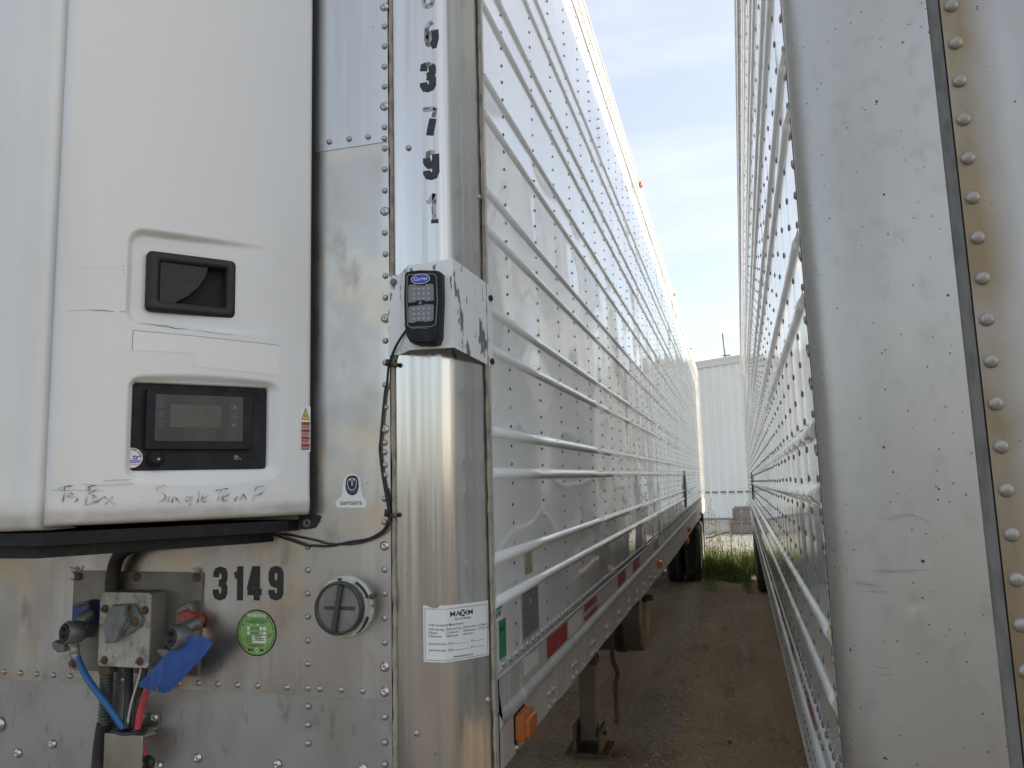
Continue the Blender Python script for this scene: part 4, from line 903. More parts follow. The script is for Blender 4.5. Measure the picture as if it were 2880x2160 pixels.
# middle panel
mb = MB(); prof = [(-1.338, 1.34), (-1.336, 1.275), (-1.342, 1.258), (-1.356, 1.249), (-1.375, 1.247), (-1.392, 1.244), (-1.404, 1.236), (-1.418, 1.232), (-1.44, 1.231), (-1.58, 1.231), (-2.3, 1.231), (-2.54, 1.231), (-2.56, 1.25), (-2.56, 1.34)]
zz = [V0-.008, V0-.004, V0+.004, V0+.03] + [V0+.06+.15*i for i in range(15)]
for j, z in enumerate(zz):
    for x, y in prof: mb.v.append(Vector((x, y+(.02 if j == 0 else .007 if j == 1 else 0), CAMZ+z)))
k = len(prof)
for j in range(len(zz)-1):
    for i in range(k-1): a = j*k+i; mb.face([a, a+k, a+k+1, a+1], 0, True)
o_ = len(mb.v); mb.v += [Vector((x, 1.34, CAMZ+zz[0])) for x, y in prof]
for i in range(k-1): mb.face([i, i+1, o_+i+1, o_+i], 0)
lab(mb.build('front_panel', DOORW, ru), 'flat white middle panel')
mb = MB(); mb.prism(Frame((0, 0, CAMZ), (1, 0, 0), (0, 1, 0), (0, 0, 1)), [(-2.575, 1.26), (-2.60, 1.25), (-2.95, 1.655), (-2.92, 1.67)], V0, V1); lab(mb.build('door', DOORW, ru), 'far side door')
# black housing behind the doors and the two-step base frame
FZ = Frame((0, 0, CAMZ), (1, 0, 0), (0, 1, 0), (0, 0, 1))
mb = MB(); mb.prism(FZ, [(-.968, 1.688), (-.963, 1.672), (-1.335, 1.30), (-2.56, 1.30), (-2.93, 1.672), (-2.93, 1.688)], V0-.002, V1-.03); mb.build('housing', GAP, ru)
mb = MB()
mb.prism(FZ, [(-1.005, 1.688), (-1.012, 1.650), (-1.045, 1.60), (-1.325, 1.272), (-1.345, 1.262), (-2.56, 1.262), (-2.90, 1.66), (-2.90, 1.688)], V0-.038, V0-.012, 0)
mb.prism(FZ, [(-1.075, 1.688), (-1.085, 1.650), (-1.11, 1.60), (-1.345, 1.300), (-1.36, 1.282), (-2.54, 1.282), (-2.88, 1.66), (-2.88, 1.688)], V0-.064, V0-.0382, 0)
mb.build('base_frame', BLK, ru)
mb = MB(); g_ = [FF.px(*c2(x, y)) for x, y in ((850,85),(900,90),(950,80),(978,40),(990,0),(850,-20))]; mb.prism(FF, g_, WF, WF+.006, 0); p_ = FF.px(*c2(905, 48)); mb.lathe(FF.p(*p_, WF+.006), (0, -1, 0), [(.011, 0), (.011, .002), (.005, .003), (.004, -.002), (0, -.002)], 14, 1); mb.build('mounting_tab', [RUB, CASTG], ru)

# ================================================================ STATUS LAMP on its bridge bracket
sl = thing('status_lamp', 'black two-pane status lamp on a chipped white corner bracket', 'lamp', (-.65, 1.64, CAMZ+.30))
zb0, zb1 = .301, .497
plan = [(-.7665, 1.6835), (-.736, 1.682), (-.691, 1.631), (-.585, 1.640), (-.541, 1.800)]
mb = MB()
zt_ = [zb1-.004, zb1, zb1+.004, zb1+.012, zb1-.022]
mb.v = [Vector((x, y, CAMZ+zb0-(.028 if i == 4 else 0))) for i, (x, y) in enumerate(plan)] + [Vector((x, y, CAMZ+zt_[i])) for i, (x, y) in enumerate(plan)]
th_ = .0022
cen = Vector((-.66, 1.75, 0))
mb.v += [v + (Vector((cen.x, cen.y, 0))-Vector((v.x, v.y, 0))).normalized()*th_ for v in mb.v]
for i in range(4):
    mb.face([i, i+1, i+6, i+5]); mb.face([i+10, i+15, i+16, i+11]); mb.face([i, i+10, i+11, i+1]); mb.face([i+5, i+6, i+16, i+15])
mb.face([4, 14, 19, 9]); mb.face([0, 5, 15, 10])
br = mb.build('bracket', CHIPW, sl)
for (x, y, z) in ((-.5435, 1.792, .445), (-.5435, 1.792, .287)):
    mb = MB(); mb.lathe((x, y, CAMZ+z), (.96, -.26, 0), [(.008, -.001), (.008, .005), (.006, .006), (.0, .007)], 6, 0, False); mb.build('bracket_screw', RUB, br)
p_ = FF.px(*c5(877, 395)); mb = MB(); mb.lathe(FF.p(*p_, .008), (0, -1, 0), [(.0085, 0), (.0085, .004), (.006, .006), (.003, .0065), (0, .005)], 10, 0, False); mb.build('bracket_screw', GALV, br)
fl = Vector((plan[3][0]-plan[2][0], plan[3][1]-plan[2][1], 0)).normalized()
FL = Frame((plan[2][0], plan[2][1], CAMZ), fl, (0, 0, 1), (fl.y, -fl.x, 0))
WH = .040
k5 = lambda x, y, w_=WH: FL.px(*c5(x, y), w_)
def shape(pts, w_=WH): return [k5(x, y, w_) for x, y in pts]
front = shape([(1010,262),(1160,244),(1360,250),(1382,275),(1388,560),(1372,1000),(1345,1080),(1270,1098),(1110,1092),(1035,1065),(1003,1010),(985,900),(975,560),(985,300)])
cx_ = sum(p[0] for p in front)/len(front); cz_ = sum(p[1] for p in front)/len(front)
mb = MB(); n = len(front)
rings = [([(cx_+(u-cx_)*1.07, cz_+(v-cz_)*1.03) for u, v in front], .0005), ([(cx_+(u-cx_)*1.06, cz_+(v-cz_)*1.025) for u, v in front], WH*.55), ([(cx_+(u-cx_)*1.0, cz_+(v-cz_)*1.0) for u, v in front], WH*.92), ([(cx_+(u-cx_)*.94, cz_+(v-cz_)*.965) for u, v in front], WH)]
for q, w_ in rings: mb.v += [FL.p(u, v, w_) for u, v in q]
for k in range(len(rings)-1):
    for j in range(n): a_, b2 = k*n+j, k*n+(j+1) % n; mb.face([a_, a_+n, b2+n, b2], 0, False)
mb.face([3*n+j for j in range(n)][::-1], 0)
hs = mb.build('lamp_housing', BLK, sl)
mb = MB(); rim = shape([(1030,300),(1330,290),(1358,320),(1368,600),(1350,880),(1300,905),(1060,915),(1022,890),(1012,600),(1015,330),(1030,300)], WH+.002); mb.ribbon(FL, rim, .0022, WH+.0015, 0); mb.build('bezel', GREYP, hs)
for pts, y0 in (([(1030,440),(1040,420),(1110,410),(1130,430),(1220,428),(1240,408),(1310,408),(1325,425),(1328,600),(1235,612),(1215,600),(1135,602),(1110,620),(1035,628),(1030,612)], 466), ([(1030,690),(1040,672),(1110,664),(1135,660),(1215,652),(1235,645),(1320,648),(1328,665),(1322,830),(1300,842),(1225,850),(1210,842),(1125,846),(1105,860),(1045,862),(1030,850)], 700)):
    mb = MB(); mb.poly(FL, shape(pts, WH+.002)[::-1], WH+.002, 0)
    for i in range(4):
        for j in range(3): mb.poly(FL, circ(*k5(1098+i*56, y0+j*58-i*2, WH+.002), .0021, 8), WH+.0024, 1)
    mb.build('lens_pane', [LENS, LEDW], sl)
q = k5(1172, 350, WH+.002); mb = MB(); mb.poly(FL, circ(*q, .0222, 28, .0118), WH+.002, 1); mb.poly(FL, circ(*q, .0208, 28, .0106), WH+.0023, 0); mb.text(FL, 'Carrier', q[0], q[1]-.0035, .0082, WH+.0026, 1, .95, .006, shear=.25, maxw=.034); mb.build('badge', [BLUEP, PAPER], sl)
mb = MB(); mb.lathe(FL.p(*k5(1172, 632, WH), WH), FL.en, [(.0045, 0), (.0045, .002), (.002, .0025), (0, .002)], 10); mb.build('lamp_screw', CASTG, sl)
mb = MB()
for x, y in ((1015, 962), (1350, 938)): mb.poly(FL, circ(*k5(x, y, WH), .0055, 14), WH+.0008, 0)
mb.ribbon(FL, shape([(1065,940),(1100,928),(1170,922),(1260,930)], WH), .0012, WH+.0008, 1); mb.build('recess_hole', [GAP, GREYP], hs)

# cable from the lamp down the seam and under the refrigeration unit
def fpath(F, pts): return [F.p(*F.px(x, y, w_), w_) for x, y, w_ in pts]
V_ = 1.30198
cab = MB(); cab.tube(smooth_path(fpath(FF, [(*c5(1000,958), .05), (*c5(930,1060), .03), (*c5(870,1170), .014), (*c5(825,1290), .012), (*c5(800,1380), .012), (*c5(780,1600), .010), (1083,1100,.008), (1075,1180,.008), (1070,1240,.008), (1068,1265,.008), (1075,1330,.008), (1085,1390,.009), (1092,1430,.010), (1094,1462,.010), (*c8b(365,470), .009), (*c8b(335,510), .008), (*c8b(270,545), .008), (*c8b(180,560), .008), (*c8b(80,580), .008), (*c8b(0,578), .010), (*c2(900,198), .010), (*c2(780,160), .012), (*c2(660,120), .016), (*c2(560,90), .03)]), 7), .0030, 8)
cab.tube(smooth_path(fpath(FF, [(*c8b(356,300), .009), (*c8b(368,360), .008), (*c8b(374,420), .010), (*c8b(372,470), .013), (*c8b(345,512), .012), (*c8b(270,552), .012), (*c8b(180,572), .012), (*c8b(70,568), .010), (*c2(960,165), .008), (*c2(840,140), .008), (*c2(720,118), .012)]), 6), .0022, 6)
co = thing('lamp_cable', 'thin black cable clipped along the seam below the status lamp', 'cable', tuple(FF.p(*FF.px(1070, 1250), .01)))
cab.build('cable_strand', RUB, co)
for q, sx_ in ((c5(815,1330), 1), (c8b(368,420), 1)):
    p_ = FF.px(*q, .01); mb = MB(); mb.tube([FF.p(p_[0]-.004, p_[1]-.008, .012), FF.p(p_[0]-.002, p_[1]+.008, .012)], .0065, 10); mb.box(FF.p(p_[0], p_[1]-.009, .012), FF.p(p_[0]+.020, p_[1]-.001, .006)); mb.build('cable_clamp', RUB, co)
    mb = MB(); mb.lathe(FF.p(p_[0]+.016, p_[1]-.005, .012), (0, -1, 0), [(.0062, 0), (.0055, .003), (.003, .004), (0, .003)], 8); mb.build('clamp_bolt', RUST, co)

# ================================================================ CONNECTIONS on the nose
pk = lambda x, y, w_=WF: FF.px(*c1(x, y), w_)
P1 = lambda x, y, w_: FF.p(*FF.px(*c1(x, y), w_), w_)
mb = MB(); mb.prism(FF, [pk(497,360), pk(1340,375), pk(1308,1055), pk(468,1010)][::-1], WF, WF+.005, 0)
plate = tag(mb.build('mounting_plate', STEELD), 'dull square steel plate bolted to the trailer nose below the black hose', 'plate')
for x, y in ((530,398),(907,400),(1302,405),(490,970),(1270,1015)):
    mb = MB(); p_ = pk(x, y); mb.lathe(FF.p(*p_, WF+.005), (0, -1, 0), [(.011, 0), (.011, .003), (.0085, .004), (.0075, .007), (.0, .008)], 9, 0, False); mb.build('plate_bolt', RUST, plate)
# frayed wire ties behind the plate
# socket box
jb = thing('socket_box', 'square socket box with a blotched cover plate and grey flip lid', 'socket box', tuple(P1(830, 990, .03)))
bx = 1.632
FB_ = Frame((0, bx, CAMZ), (1, 0, 0), (0, 0, 1), (0, -1, 0)); pb = lambda x, y, w_=.0: FB_.px(*c1(x, y), w_)
q = bounds([pb(672,505), pb(1000,505), pb(990,990), pb(645,985)]); ca, cb, cc, cdd = q[0]+.004, q[1]+.0, q[2]-.001, q[3]-.0
mb = MB(); mb.prism(FB_, rrect(ca+.002, cb+.002, cc-.001, cdd-.001, .008), -.055, 0, 0); mb.build('box_body', BOXG, jb)
mb = MB(); mb.prism(FB_, rrect(ca, cb, cc, cdd, .010), .0002, .006, 0, .001); cov = mb.build('cover_plate', DIRTM, jb)
for x, y in ((690,612),(955,622),(687,950),(920,957)):
    mb = MB(); p_ = pb(x, y, .006); mb.lathe(FB_.p(*p_, .006), (0, -1, 0), [(.0105, 0), (.0105, .0015), (.0075, .002), (.0075, .006), (.004, .0075), (.004, .013), (0, .014)], 10, 0, False); mb.build('cover_bolt', RUST, cov)
mb = MB(); mb.prism(FB_, [pb(x, y, .01) for x, y in ((750,585),(890,576),(945,672),(932,720),(850,782),(780,790),(720,700))][::-1], .0062, .018, 0, .002)
mb.lathe(FB_.p(*pb(775, 690, .02), .014), (0, -1, 0), [(.033, 0), (.033, .010), (.031, .013), (.0, .014)], 24, 0)
mb.prism(FB_, [pb(x, y, .03) for x, y in ((752,588),(838,585),(826,640),(838,680),(768,834),(705,836),(690,690),(735,620))][::-1], .026, .038, 0, .003)
mb.ribbon(FB_, [pb(775,600,.04), pb(742,720,.04), pb(735,820,.04)], .0022, .0385, 0); mb.build('flip_lid', GREYP, jb)
mb = MB(); p_ = pb(890, 698, .018); mb.lathe(FB_.p(*p_, .018), (0, -1, 0), [(.011, 0), (.010, .004), (.004, .006), (0, .006)], 8, 0, False); p_ = pb(855, 600, .018); mb.lathe(FB_.p(*p_, .018), (0, -1, 0), [(.006, 0), (.005, .003), (0, .004)], 8, 0, False); mb.build('lid_bolt', RUST, jb)

# air couplings
def coupling(name, label, body, head, tab, paint, loc, up):
    g = thing(name, label, 'air coupling', tuple(P1(*loc, .03)), 'air couplings on the nose plate')
    mb = MB(); mb.prism(FF, [pk(x, y, .03) for x, y in body][::-1], WF+.005, .040, 0, .006); mb.build('valve_body', paint, g)
    mb = MB(); mb.prism(FF, [pk(x, y, .02) for x, y in up][::-1], WF+.0052, .030, 0, .004)
    a_, b2 = P1(*body[3], .03), P1(*head, .075); mb.tube(smooth_path([a_, (a_+b2)/2+Vector((.0, -.004, .004)), b2+Vector((0, .02, 0))], 4), .016, 12)
    ax = Vector((-.30, -.93, .10)); hc_ = P1(*head, .085)
    mb.lathe(hc_-ax*.028, ax, [(0, 0), (.024, .0), (.028, .008), (.028, .034), (.025, .040), (.019, .041)], 24, 0)
    mb.prism(FF, [pk(x, y, .07) for x, y in tab][::-1], .060, .076, 0, .003); mb.build('coupling_head', CASTG, g)
    mb = MB(); mb.lathe(hc_-ax*.028, ax, [(.021, .0405), (.0215, .044), (.017, .0455), (.012, .041), (.008, .028), (0, .026)], 24, 0); mb.build('rubber_seal', RUB, g)
    mb = MB(); mb.tube([FF.p(*pk(body[2][0]-10, body[2][1]+30, .04), .040), FF.p(*pk(body[2][0]-10, body[2][1]+30, .04), .048)], .006, 6); mb.build('valve_bolt', RUST, g); return g
gb = coupling('air_coupling', 'blue-bodied air coupling left of the socket box', [(487,598),(560,578),(600,560),(608,640),(600,720),(520,700),(482,680)], (462,768), [(348,835),(370,820),(430,845),(430,895),(385,898),(352,870)], BLUE, (540, 760), [(490,582),(600,552),(612,690),(575,800),(535,800),(560,700),(520,610)])
mb = MB(); mb.tube([P1(486, 850, .05), P1(490, 905, .05)], .0115, 6); mb.tube([P1(490, 900, .05), P1(512, 945, .05)], .009, 6); mb.build('hose_fitting', DIRTM, gb)
gr_ = coupling('air_coupling', 'red-bodied air coupling right of the socket box', [(1172,640),(1238,612),(1300,668),(1308,700),(1285,758),(1240,740),(1170,700)], (1158,800), [(1036,880),(1070,868),(1120,880),(1125,925),(1090,938),(1050,910)], REDW, (1210, 760), [(1175,600),(1270,560),(1280,650),(1230,690),(1180,720),(1165,690)])
# hoses
CONDM = mat('grey_conduit', (.05,.048,.044), .5, noise=[((.10,.095,.085), (30,30,30), .45, .7, 4)])
def hose(name, label, pts, r, m, cat='hose', n=10, rfun=None, ns=8, extra=None, group=None):
    P = smooth_path([P1(*p) for p in pts], ns); mb = MB(); mb.tube(P, r, n, 0, True, (lambda i: r*rfun(i/len(P), i)) if rfun else None)
    if extra: extra(mb)
    o = mb.build(name, m if isinstance(m, list) else [m]); return tag(o, label, cat, group)
corr = lambda lo, hi: (lambda t, i: (1.10 if i % 2 else .90) if lo <= t <= hi else 1.0)
hose('corrugated_hose', 'thick black hose curving from under the refrigeration unit into the socket box', [(735,560,.028), (737,500,.028), (738,440,.028), (745,380,.03), (765,300,.034), (810,235,.042), (880,200,.055), (960,190,.07), (1040,175,.09)], .0168, RUB, ns=10, rfun=corr(.05, .28))
hose('conduit', 'grey-black corrugated conduit dropping below the socket box', [(702,975,.03), (702,1040,.028), (700,1120,.024), (697,1200,.022), (692,1290,.021), (686,1372,.021)], .0150, CONDM, ns=16, rfun=lambda t, i: (1.12 if (i//2) % 2 else .82) if t > .08 else 1)
hose('conduit', 'smooth black sleeve at the foot of the corrugated conduit', [(686,1362,.022), (676,1420,.021), (664,1500,.021), (655,1600,.021), (648,1680,.021)], .0178, RUB)
mb = MB(); mb.lathe(P1(702, 1000, .028)+Vector((0, 0, -.012)), (0, 0, 1), [(.0175, 0), (.019, .004), (.019, .012), (.017, .016)], 16); tag(mb.build('hose_collar', RUST), 'rusty collar under the socket box at the conduit top', 'collar')
hose('cable', 'straight black cable between the conduit and the pale wire', [(846,985,.03), (846,1060,.026), (846,1180,.024), (840,1300,.036), (836,1405,.045)], .0102, RUB, 'cable')
hose('wire', 'pale wire running from socket box into the shiny bracket', [(932,985,.035), (915,1060,.04), (885,1160,.044), (862,1240,.046), (845,1330,.046), (838,1400,.046)], .0030, WIREW, 'wire', 7)
hose('wire', 'thin black wire left of the red hose', [(948,985,.035), (930,1080,.042), (895,1180,.044), (878,1290,.046), (872,1400,.046)], .0042, RUB, 'wire', 7)
hose('wire', 'thicker black wire touching the red hose', [(962,985,.034), (944,1090,.040), (912,1190,.042), (895,1300,.044), (884,1400,.044)], .0048, RUB, 'wire', 7)
hose('air_hose', 'bright blue air hose slanting from the blue coupling', [(508,930,.05), (530,985,.052), (575,1070,.056), (640,1160,.058), (715,1260,.056), (775,1345,.052), (812,1402,.048)], .0078, BHOSE)
hose('air_hose', 'red air hose rising behind the blue card', [(1120,905,.07), (1080,960,.07), (1030,1050,.066), (970,1140,.062), (940,1220,.058), (918,1310,.054), (904,1402,.050)], .0078, RHOSE)
hose('air_hose', 'red hose stub showing beside the shiny bracket', [(905,1440,.03), (930,1540,.030), (950,1580,.03), (972,1605,.03)], .0085, RHOSE)
hose('cable', 'black hose end poking out beside the shiny bracket', [(960,1600,.03), (985,1612,.034), (985,1640,.034), (960,1660,.03)], .0105, RUB, 'cable')
# bright bracket that gathers the hoses
WB = .070
hb = thing('hose_bracket', 'shiny bent metal bracket gathering hoses at the lower edge', 'bracket', tuple(P1(830, 1440, .04)))
tabp = [FF.px(*c1(x, y), WF) for x, y in ((925,1295),(1055,1300),(1048,1388),(925,1392))]
zsh = tabp[2][1]; xr = FF.px(*c1(938, 1455), WB)[0]; xl = FF.px(*c1(688, 1440), WB)[0]
mb = MB(); mb.prism(FF, tabp[::-1], WF, WF+.0025, 0)
F0 = Frame((0, 0, CAMZ+zsh-.0025), (1, 0, 0), (0, 1, 0), (0, 0, 1)); yf = YF-WB
mb.prism(F0, [(xl, yf), (xr, yf), (xr+.012, yf+.03), (tabp[2][0]-.004, YF-.022), (tabp[2][0], YF-WF-.0025), (tabp[3][0], YF-WF-.0025), (xl+.03, YF-.012), (xl, yf+.04)], 0, .0025, 0)
mb.prism(Frame((0, yf+.001, CAMZ), (1, 0, 0), (0, 0, 1), (0, -1, 0)), rrect(xl, zsh-.098, xr, zsh-.0003, .006), 0, .0022, 0, .0008)
mb.build('bent_sheet', mat('bracket_sheet', (.52,.49,.44), .27, .95, noise=[((.42,.38,.33), (9,9,4), .45, .7, 5)], rvar=((9,9,9), .2, .36), bumps=[((260,10,10), .05, .001, 2)]), hb)
gcx, gcy = (P1(865, 1400, .045).x, P1(865, 1400, .045).y); mb = MB(); mb.lathe((gcx, gcy, CAMZ+zsh), (0, 0, 1), [(.034, 0), (.035, .004), (.031, .008), (.026, .006), (.025, -.004), (0, -.006)], 24); mb.build('grommet', RUB, hb)
mb = MB(); p_ = FF.px(*c1(1010, 1330), .006); mb.lathe(FF.p(*p_, WF+.0025), (0, -1, 0), [(.0105, 0), (.009, .004), (.004, .006), (.003, .004), (0, .004)], 12); mb.build('bracket_screw', RIVB, hb)
# blue card tag with its wire
tg = thing('card_tag', 'blue paper tag wired to the red hose', 'tag', tuple(P1(1150, 980, .075)))
tp = [(1205,795),(1325,793),(1400,838),(1345,915),(1240,1030),(1120,1155),(1075,1167),(915,1128),(920,1098),(985,1025),(1095,910)]
mb = MB(); n = len(tp); wv = lambda x, y: .082 + .00002*(x-1150)
mb.v = [P1(x, y, wv(x, y)) for x, y in tp] + [P1(x, y, wv(x, y)-.0012) for x, y in tp]; mb.v += [P1(1150, 985, .0825), P1(1150, 985, .0812)]
for j in range(n):
    b2 = (j+1) % n; mb.face([j, b2, 2*n], 0); mb.face([j+n, 2*n+1, b2+n], 0); mb.face([j, j+n, b2+n, b2], 0)
mb.build('card', BTAG, tg)
mb = MB(); mb.tube(smooth_path([P1(1020,1115,.085), P1(1040,1150,.09), P1(1000,1180,.08), P1(950,1210,.07), P1(905,1240,.066), P1(930,1180,.072), P1(985,1150,.08), P1(1030,1128,.086)], 5), .0008, 5); mb.tube(smooth_path([P1(1025,1125,.086), P1(1035,1180,.09), P1(1060,1175,.09)], 4), .0008, 5); mb.build('tie_wire', CASTG, tg)
# frayed tie ends
for a_, b2 in (((462,342),(505,352)), ((470,360),(500,400)), ((465,412),(500,440)), ((505,335),(520,362)), ((1265,342),(1300,372)), ((1290,350),(1310,372))):
    mb = MB(); mb.tube([P1(*a_, .012), P1(*b2, .006)], .0022, 5); mb.build('wire_tie', WIREW, plate)
mb = MB(); mb.tube(smooth_path([P1(385,955,.012), P1(410,915,.014), P1(450,975,.012), P1(490,1020,.01), P1(545,1060,.01), P1(545,1020,.01)], 4), .0012, 5); mb.build('wire_tie', WIREW, plate)

# ================================================================ DOCUMENT TUBE
dt = thing('document_tube', 'round pale document tube end with a dark clear cap', 'document holder', tuple(FF.p(*FF.px(*c2(1150, 600)), .03)))
bc = FF.px(*c2(1148, 600), .006); rb_ = (FF.px(*c2(1148, 392), .006)[1]-FF.px(*c2(1148, 805), .006)[1])/2
mb = MB(); mb.lathe(FF.p(*bc, WF), (0, -1, 0), [(rb_, 0), (rb_, .006), (rb_*.96, .010), (rb_*.86, .011), (rb_*.83, .022), (rb_*.80, .046), (rb_*.78, .02)], 40, 0, False)
for a0, a1 in ((20, 62), (-62, -18), (95, 120)):
    pth = [(bc[0]+rb_*.90*math.cos(R(a0+(a1-a0)*i/8)), bc[1]+rb_*.90*math.sin(R(a0+(a1-a0)*i/8))) for i in range(9)]; mb.ribbon(FF, pth, .007, WF+.030, 0); mb.ribbon(FF, pth, .007, WF+.0118, 1)
mb.build('tube_collar', [TUBEP, CAPK], dt)
WC = .062; cc_ = FF.px(*c2(1098, 610), WC); rc = (FF.px(*c2(1098, 435), WC)[1]-FF.px(*c2(1098, 785), WC)[1])/2
ax0 = FF.p(*bc, .02); ax1 = FF.p(*cc_, WC); axv = (ax1-ax0)
mb = MB(); mb.lathe(FF.p(*cc_, WC)+Vector((0, .050, 0)), (0, -1, 0), [(rc*1.0, .032), (rc, .046), (rc*.97, .050), (rc*.90, .050), (rc*.885, .044)], 40, 0); cp_ = mb.build('cap_rim', CAPK, dt)
mb = MB(); mb.lathe(FF.p(*cc_, WC)+Vector((0, .0045, 0)), (0, -1, 0), [(rc*.89, 0), (rc*.5, .0008), (0, .001)], 40, 0); mb.build('clear_cap', CLEAR, dt)
FC_ = Frame((0, YF-WC, CAMZ), (1, 0, 0), (0, 0, 1), (0, -1, 0)); dd = Vector((.16, 1)).normalized()
mb = MB(); a_ = Vector(cc_)-dd*rc*.88; b2 = Vector(cc_)+dd*rc*.88; nn = Vector((dd.y, -dd.x))*.006
mb.prism(FC_, [tuple(a_-nn), tuple(a_+nn), tuple(b2+nn*.8), tuple(b2-nn*.8)], -.004, .008, 0, .002); mb.box(FC_.p(cc_[0]-rc*.6, cc_[1]-.004, -.0035), FC_.p(cc_[0]+rc*.7, cc_[1]+.004, -.0028)); mb.build('cap_handle', CAPK, dt)
mb = MB()
for x, y in ((1325, 530), (1335, 590)): p_ = FF.px(*c2(x, y), .008); mb.lathe(FF.p(*p_, WF+.009), (0, -1, 0), [(.0065 if y < 560 else .003, 0), (.005 if y < 560 else .002, .004), (0, .004)], 8)
mb.build('collar_screw', RUST, dt)

# ================================================================ RIGHT TRAILER (turned and leaning very slightly)
TH, PTC, LEAN = .0145, -.0095, .0072
e2_ = Vector((math.sin(TH)*math.cos(PTC), math.cos(TH)*math.cos(PTC), math.sin(PTC))); q1 = Vector((math.cos(TH), -math.sin(TH), 0)); q3 = q1.cross(e2_)
e1_ = math.cos(LEAN)*q1+math.sin(LEAN)*q3; e3_ = -math.sin(LEAN)*q1+math.cos(LEAN)*q3
AX, YN = .128, 1.35
TP = lambda x, y, z: EYE + e1_*x + e2_*y + e3_*z
RS = Frame(EYE+e1_*AX, e2_, e3_, -e1_)
RF = Frame(EYE+e2_*YN, e1_, e3_, -e2_)
RZ = Frame(EYE, e1_, e2_, e3_)
tr = thing('semi_trailer', 'plain silver trailer nose nearest on the right with a row of stained rivets', 'trailer', (1.5, 8.0, 0), 'refrigerated trailers parked side by side')
RREAR, RTOP, RSEAM, RBAND = 15.95, 2.225, -.515, 2.10
rz_ = lambda m: -.0008 + m*.0577
ribsR = [rz_(m) for m in (-6.55,-4.55,-.47,1.5,5.55,7.55,11.6,13.6,17.6,19.6,23.6,25.6,29.6,31.6)]
stR = [1.4285, 1.436, 1.441, 1.449, 1.457, 1.465, 1.474, 1.483, 1.492, 1.5] + [1.6+.35*i for i in range(41)] + [RREAR]
tapr = lambda u: sst((u-1.449)/.050)
mb = extrude(RS, rib_profile(ribsR, RSEAM, RBAND, .0165, .0100), stR, scale=tapr); mb.build('side_panel', WHITER, tr)
# cream sealant plugging the rib ends
mb = MB()
for z in ribsR:
    mb.add([RS.p(1.446, z-.017, .0008), RS.p(1.446, z+.017, .0008), RS.p(1.462, z+.013, .0018), RS.p(1.474, z, .0062), RS.p(1.462, z-.013, .0018)], [(0, 1, 2, 3, 4)], 0, True)
mb.build('rib_end_sealant', mat('cream_sealant', (.60,.55,.42), .6, noise=[((.46,.38,.24), (70,70,70), .5, .7, 4)]), tr)
mb = extrude(RS, [(0, RBAND-.01), (.008, RBAND-.008), (.008, RTOP-.03), (.014, RTOP-.026), (.014, RTOP), (-.05, RTOP+.005), (-2.6, RTOP+.01)], [1.43, RREAR], sm=False); mb.build('roof_rail', RAILA, tr)
mb = extrude(RS, [(0, RSEAM+.002), (.006, RSEAM-.004), (.006, RSEAM-.012), (.002, RSEAM-.016), (.002, -.585), (.010, -.590), (.014, -.600), (.010, -.611), (.004, -.616), (.004, -.735), (.010, -.745), (-.05, -.747)], [1.43]+[2+.5*i for i in range(28)]+[RREAR], sm=False); mb.build('bottom_rail', RAILW, tr)
mb = MB(); mb.prism(RZ, [(AX+.006, 1.46), (AX+.006, RREAR-.02), (2.70, RREAR-.02), (2.70, 1.46)], -.70, RTOP-.02); mb.build('body_core', UNDER, tr)
mb = MB(); mb.prism(RZ, [(AX-.014, RREAR), (AX-.014, RREAR+.09), (2.74, RREAR+.09), (2.74, RREAR)], -.80, RTOP+.02); mb.tube([RS.p(RREAR+.05, -.40, .02), RS.p(RREAR+.05, -.40, .06), RS.p(RREAR+.05, -.46, .06), RS.p(RREAR+.05, -.46, .02)], .01, 6); mb.build('rear_frame', RAILW, tr)
mb = MB()
for i in range(26): mb.prism(RZ, [(AX+.12, 2+i*.5), (2.6, 2+i*.5), (2.6, 2.06+i*.5), (AX+.12, 2.06+i*.5)], -.80, -.701)
mb.build('underframe', UNDER, tr)
mb = MB()
colsR = [1.4456] + [1.4456+.204*i for i in range(1, 70)]
for ci, y in enumerate(colsR):
    nn = 9 if ci < 5 else 6 if ci < 14 else 5
    for m in range(-8, 36):
        z = rz_(m)
        if any(abs(z-rz) < .021 for rz in ribsR): continue
        mb.dome(RS.p(y+(.016 if ci == 0 else 0)+random.uniform(-.002, .002), z+random.uniform(-.003, .003), .0008), RS.en, .0072 if ci < 4 else .0068, .0022, nn, 0)
for m in range(-8, 36):
    z = rz_(m)-.010
    if not any(abs(z-rz) < .020 for rz in ribsR): mb.dome(RS.p(1.4365, z, .0006), RS.en, .0082, .0036, 9, 1)
y = 1.50
while y < RREAR-.1:
    for zz_, r_ in ((RSEAM+.022, .0095), (-.552, .0095), (-.66, .0095), (-.715, .0095)):
        if zz_ < -.53 and int(y*100) % 3 == 0: continue
        mb.dome(RS.p(y+random.uniform(-.01, .01), zz_, .002), RS.en, r_*.85, .0048, 7 if y < 4 else 5, 0)
    y += .062 if y < 6 else .09
stuff(mb.build('rivet', [RIVD, mat('rivet_rust_edge', (.36,.31,.25), .45, .6)], tr))
for ua, ub, m_ in ((2.02, 2.24, REDL), (2.26, 2.46, SILVL), (2.75, 2.95, REDL), (2.97, 3.17, SILVL), (3.45, 3.66, REDL), (5.5, 5.7, REDL), (5.72, 5.92, SILVL), (7.6, 7.8, REDL), (7.82, 8.0, SILVL)):
    mb = MB(); mb.poly(RS, [(ua, -.583), (ub, -.583), (ub, -.533), (ua, -.533)], .0028, 0); mb.build('reflective_tape', m_, tr)
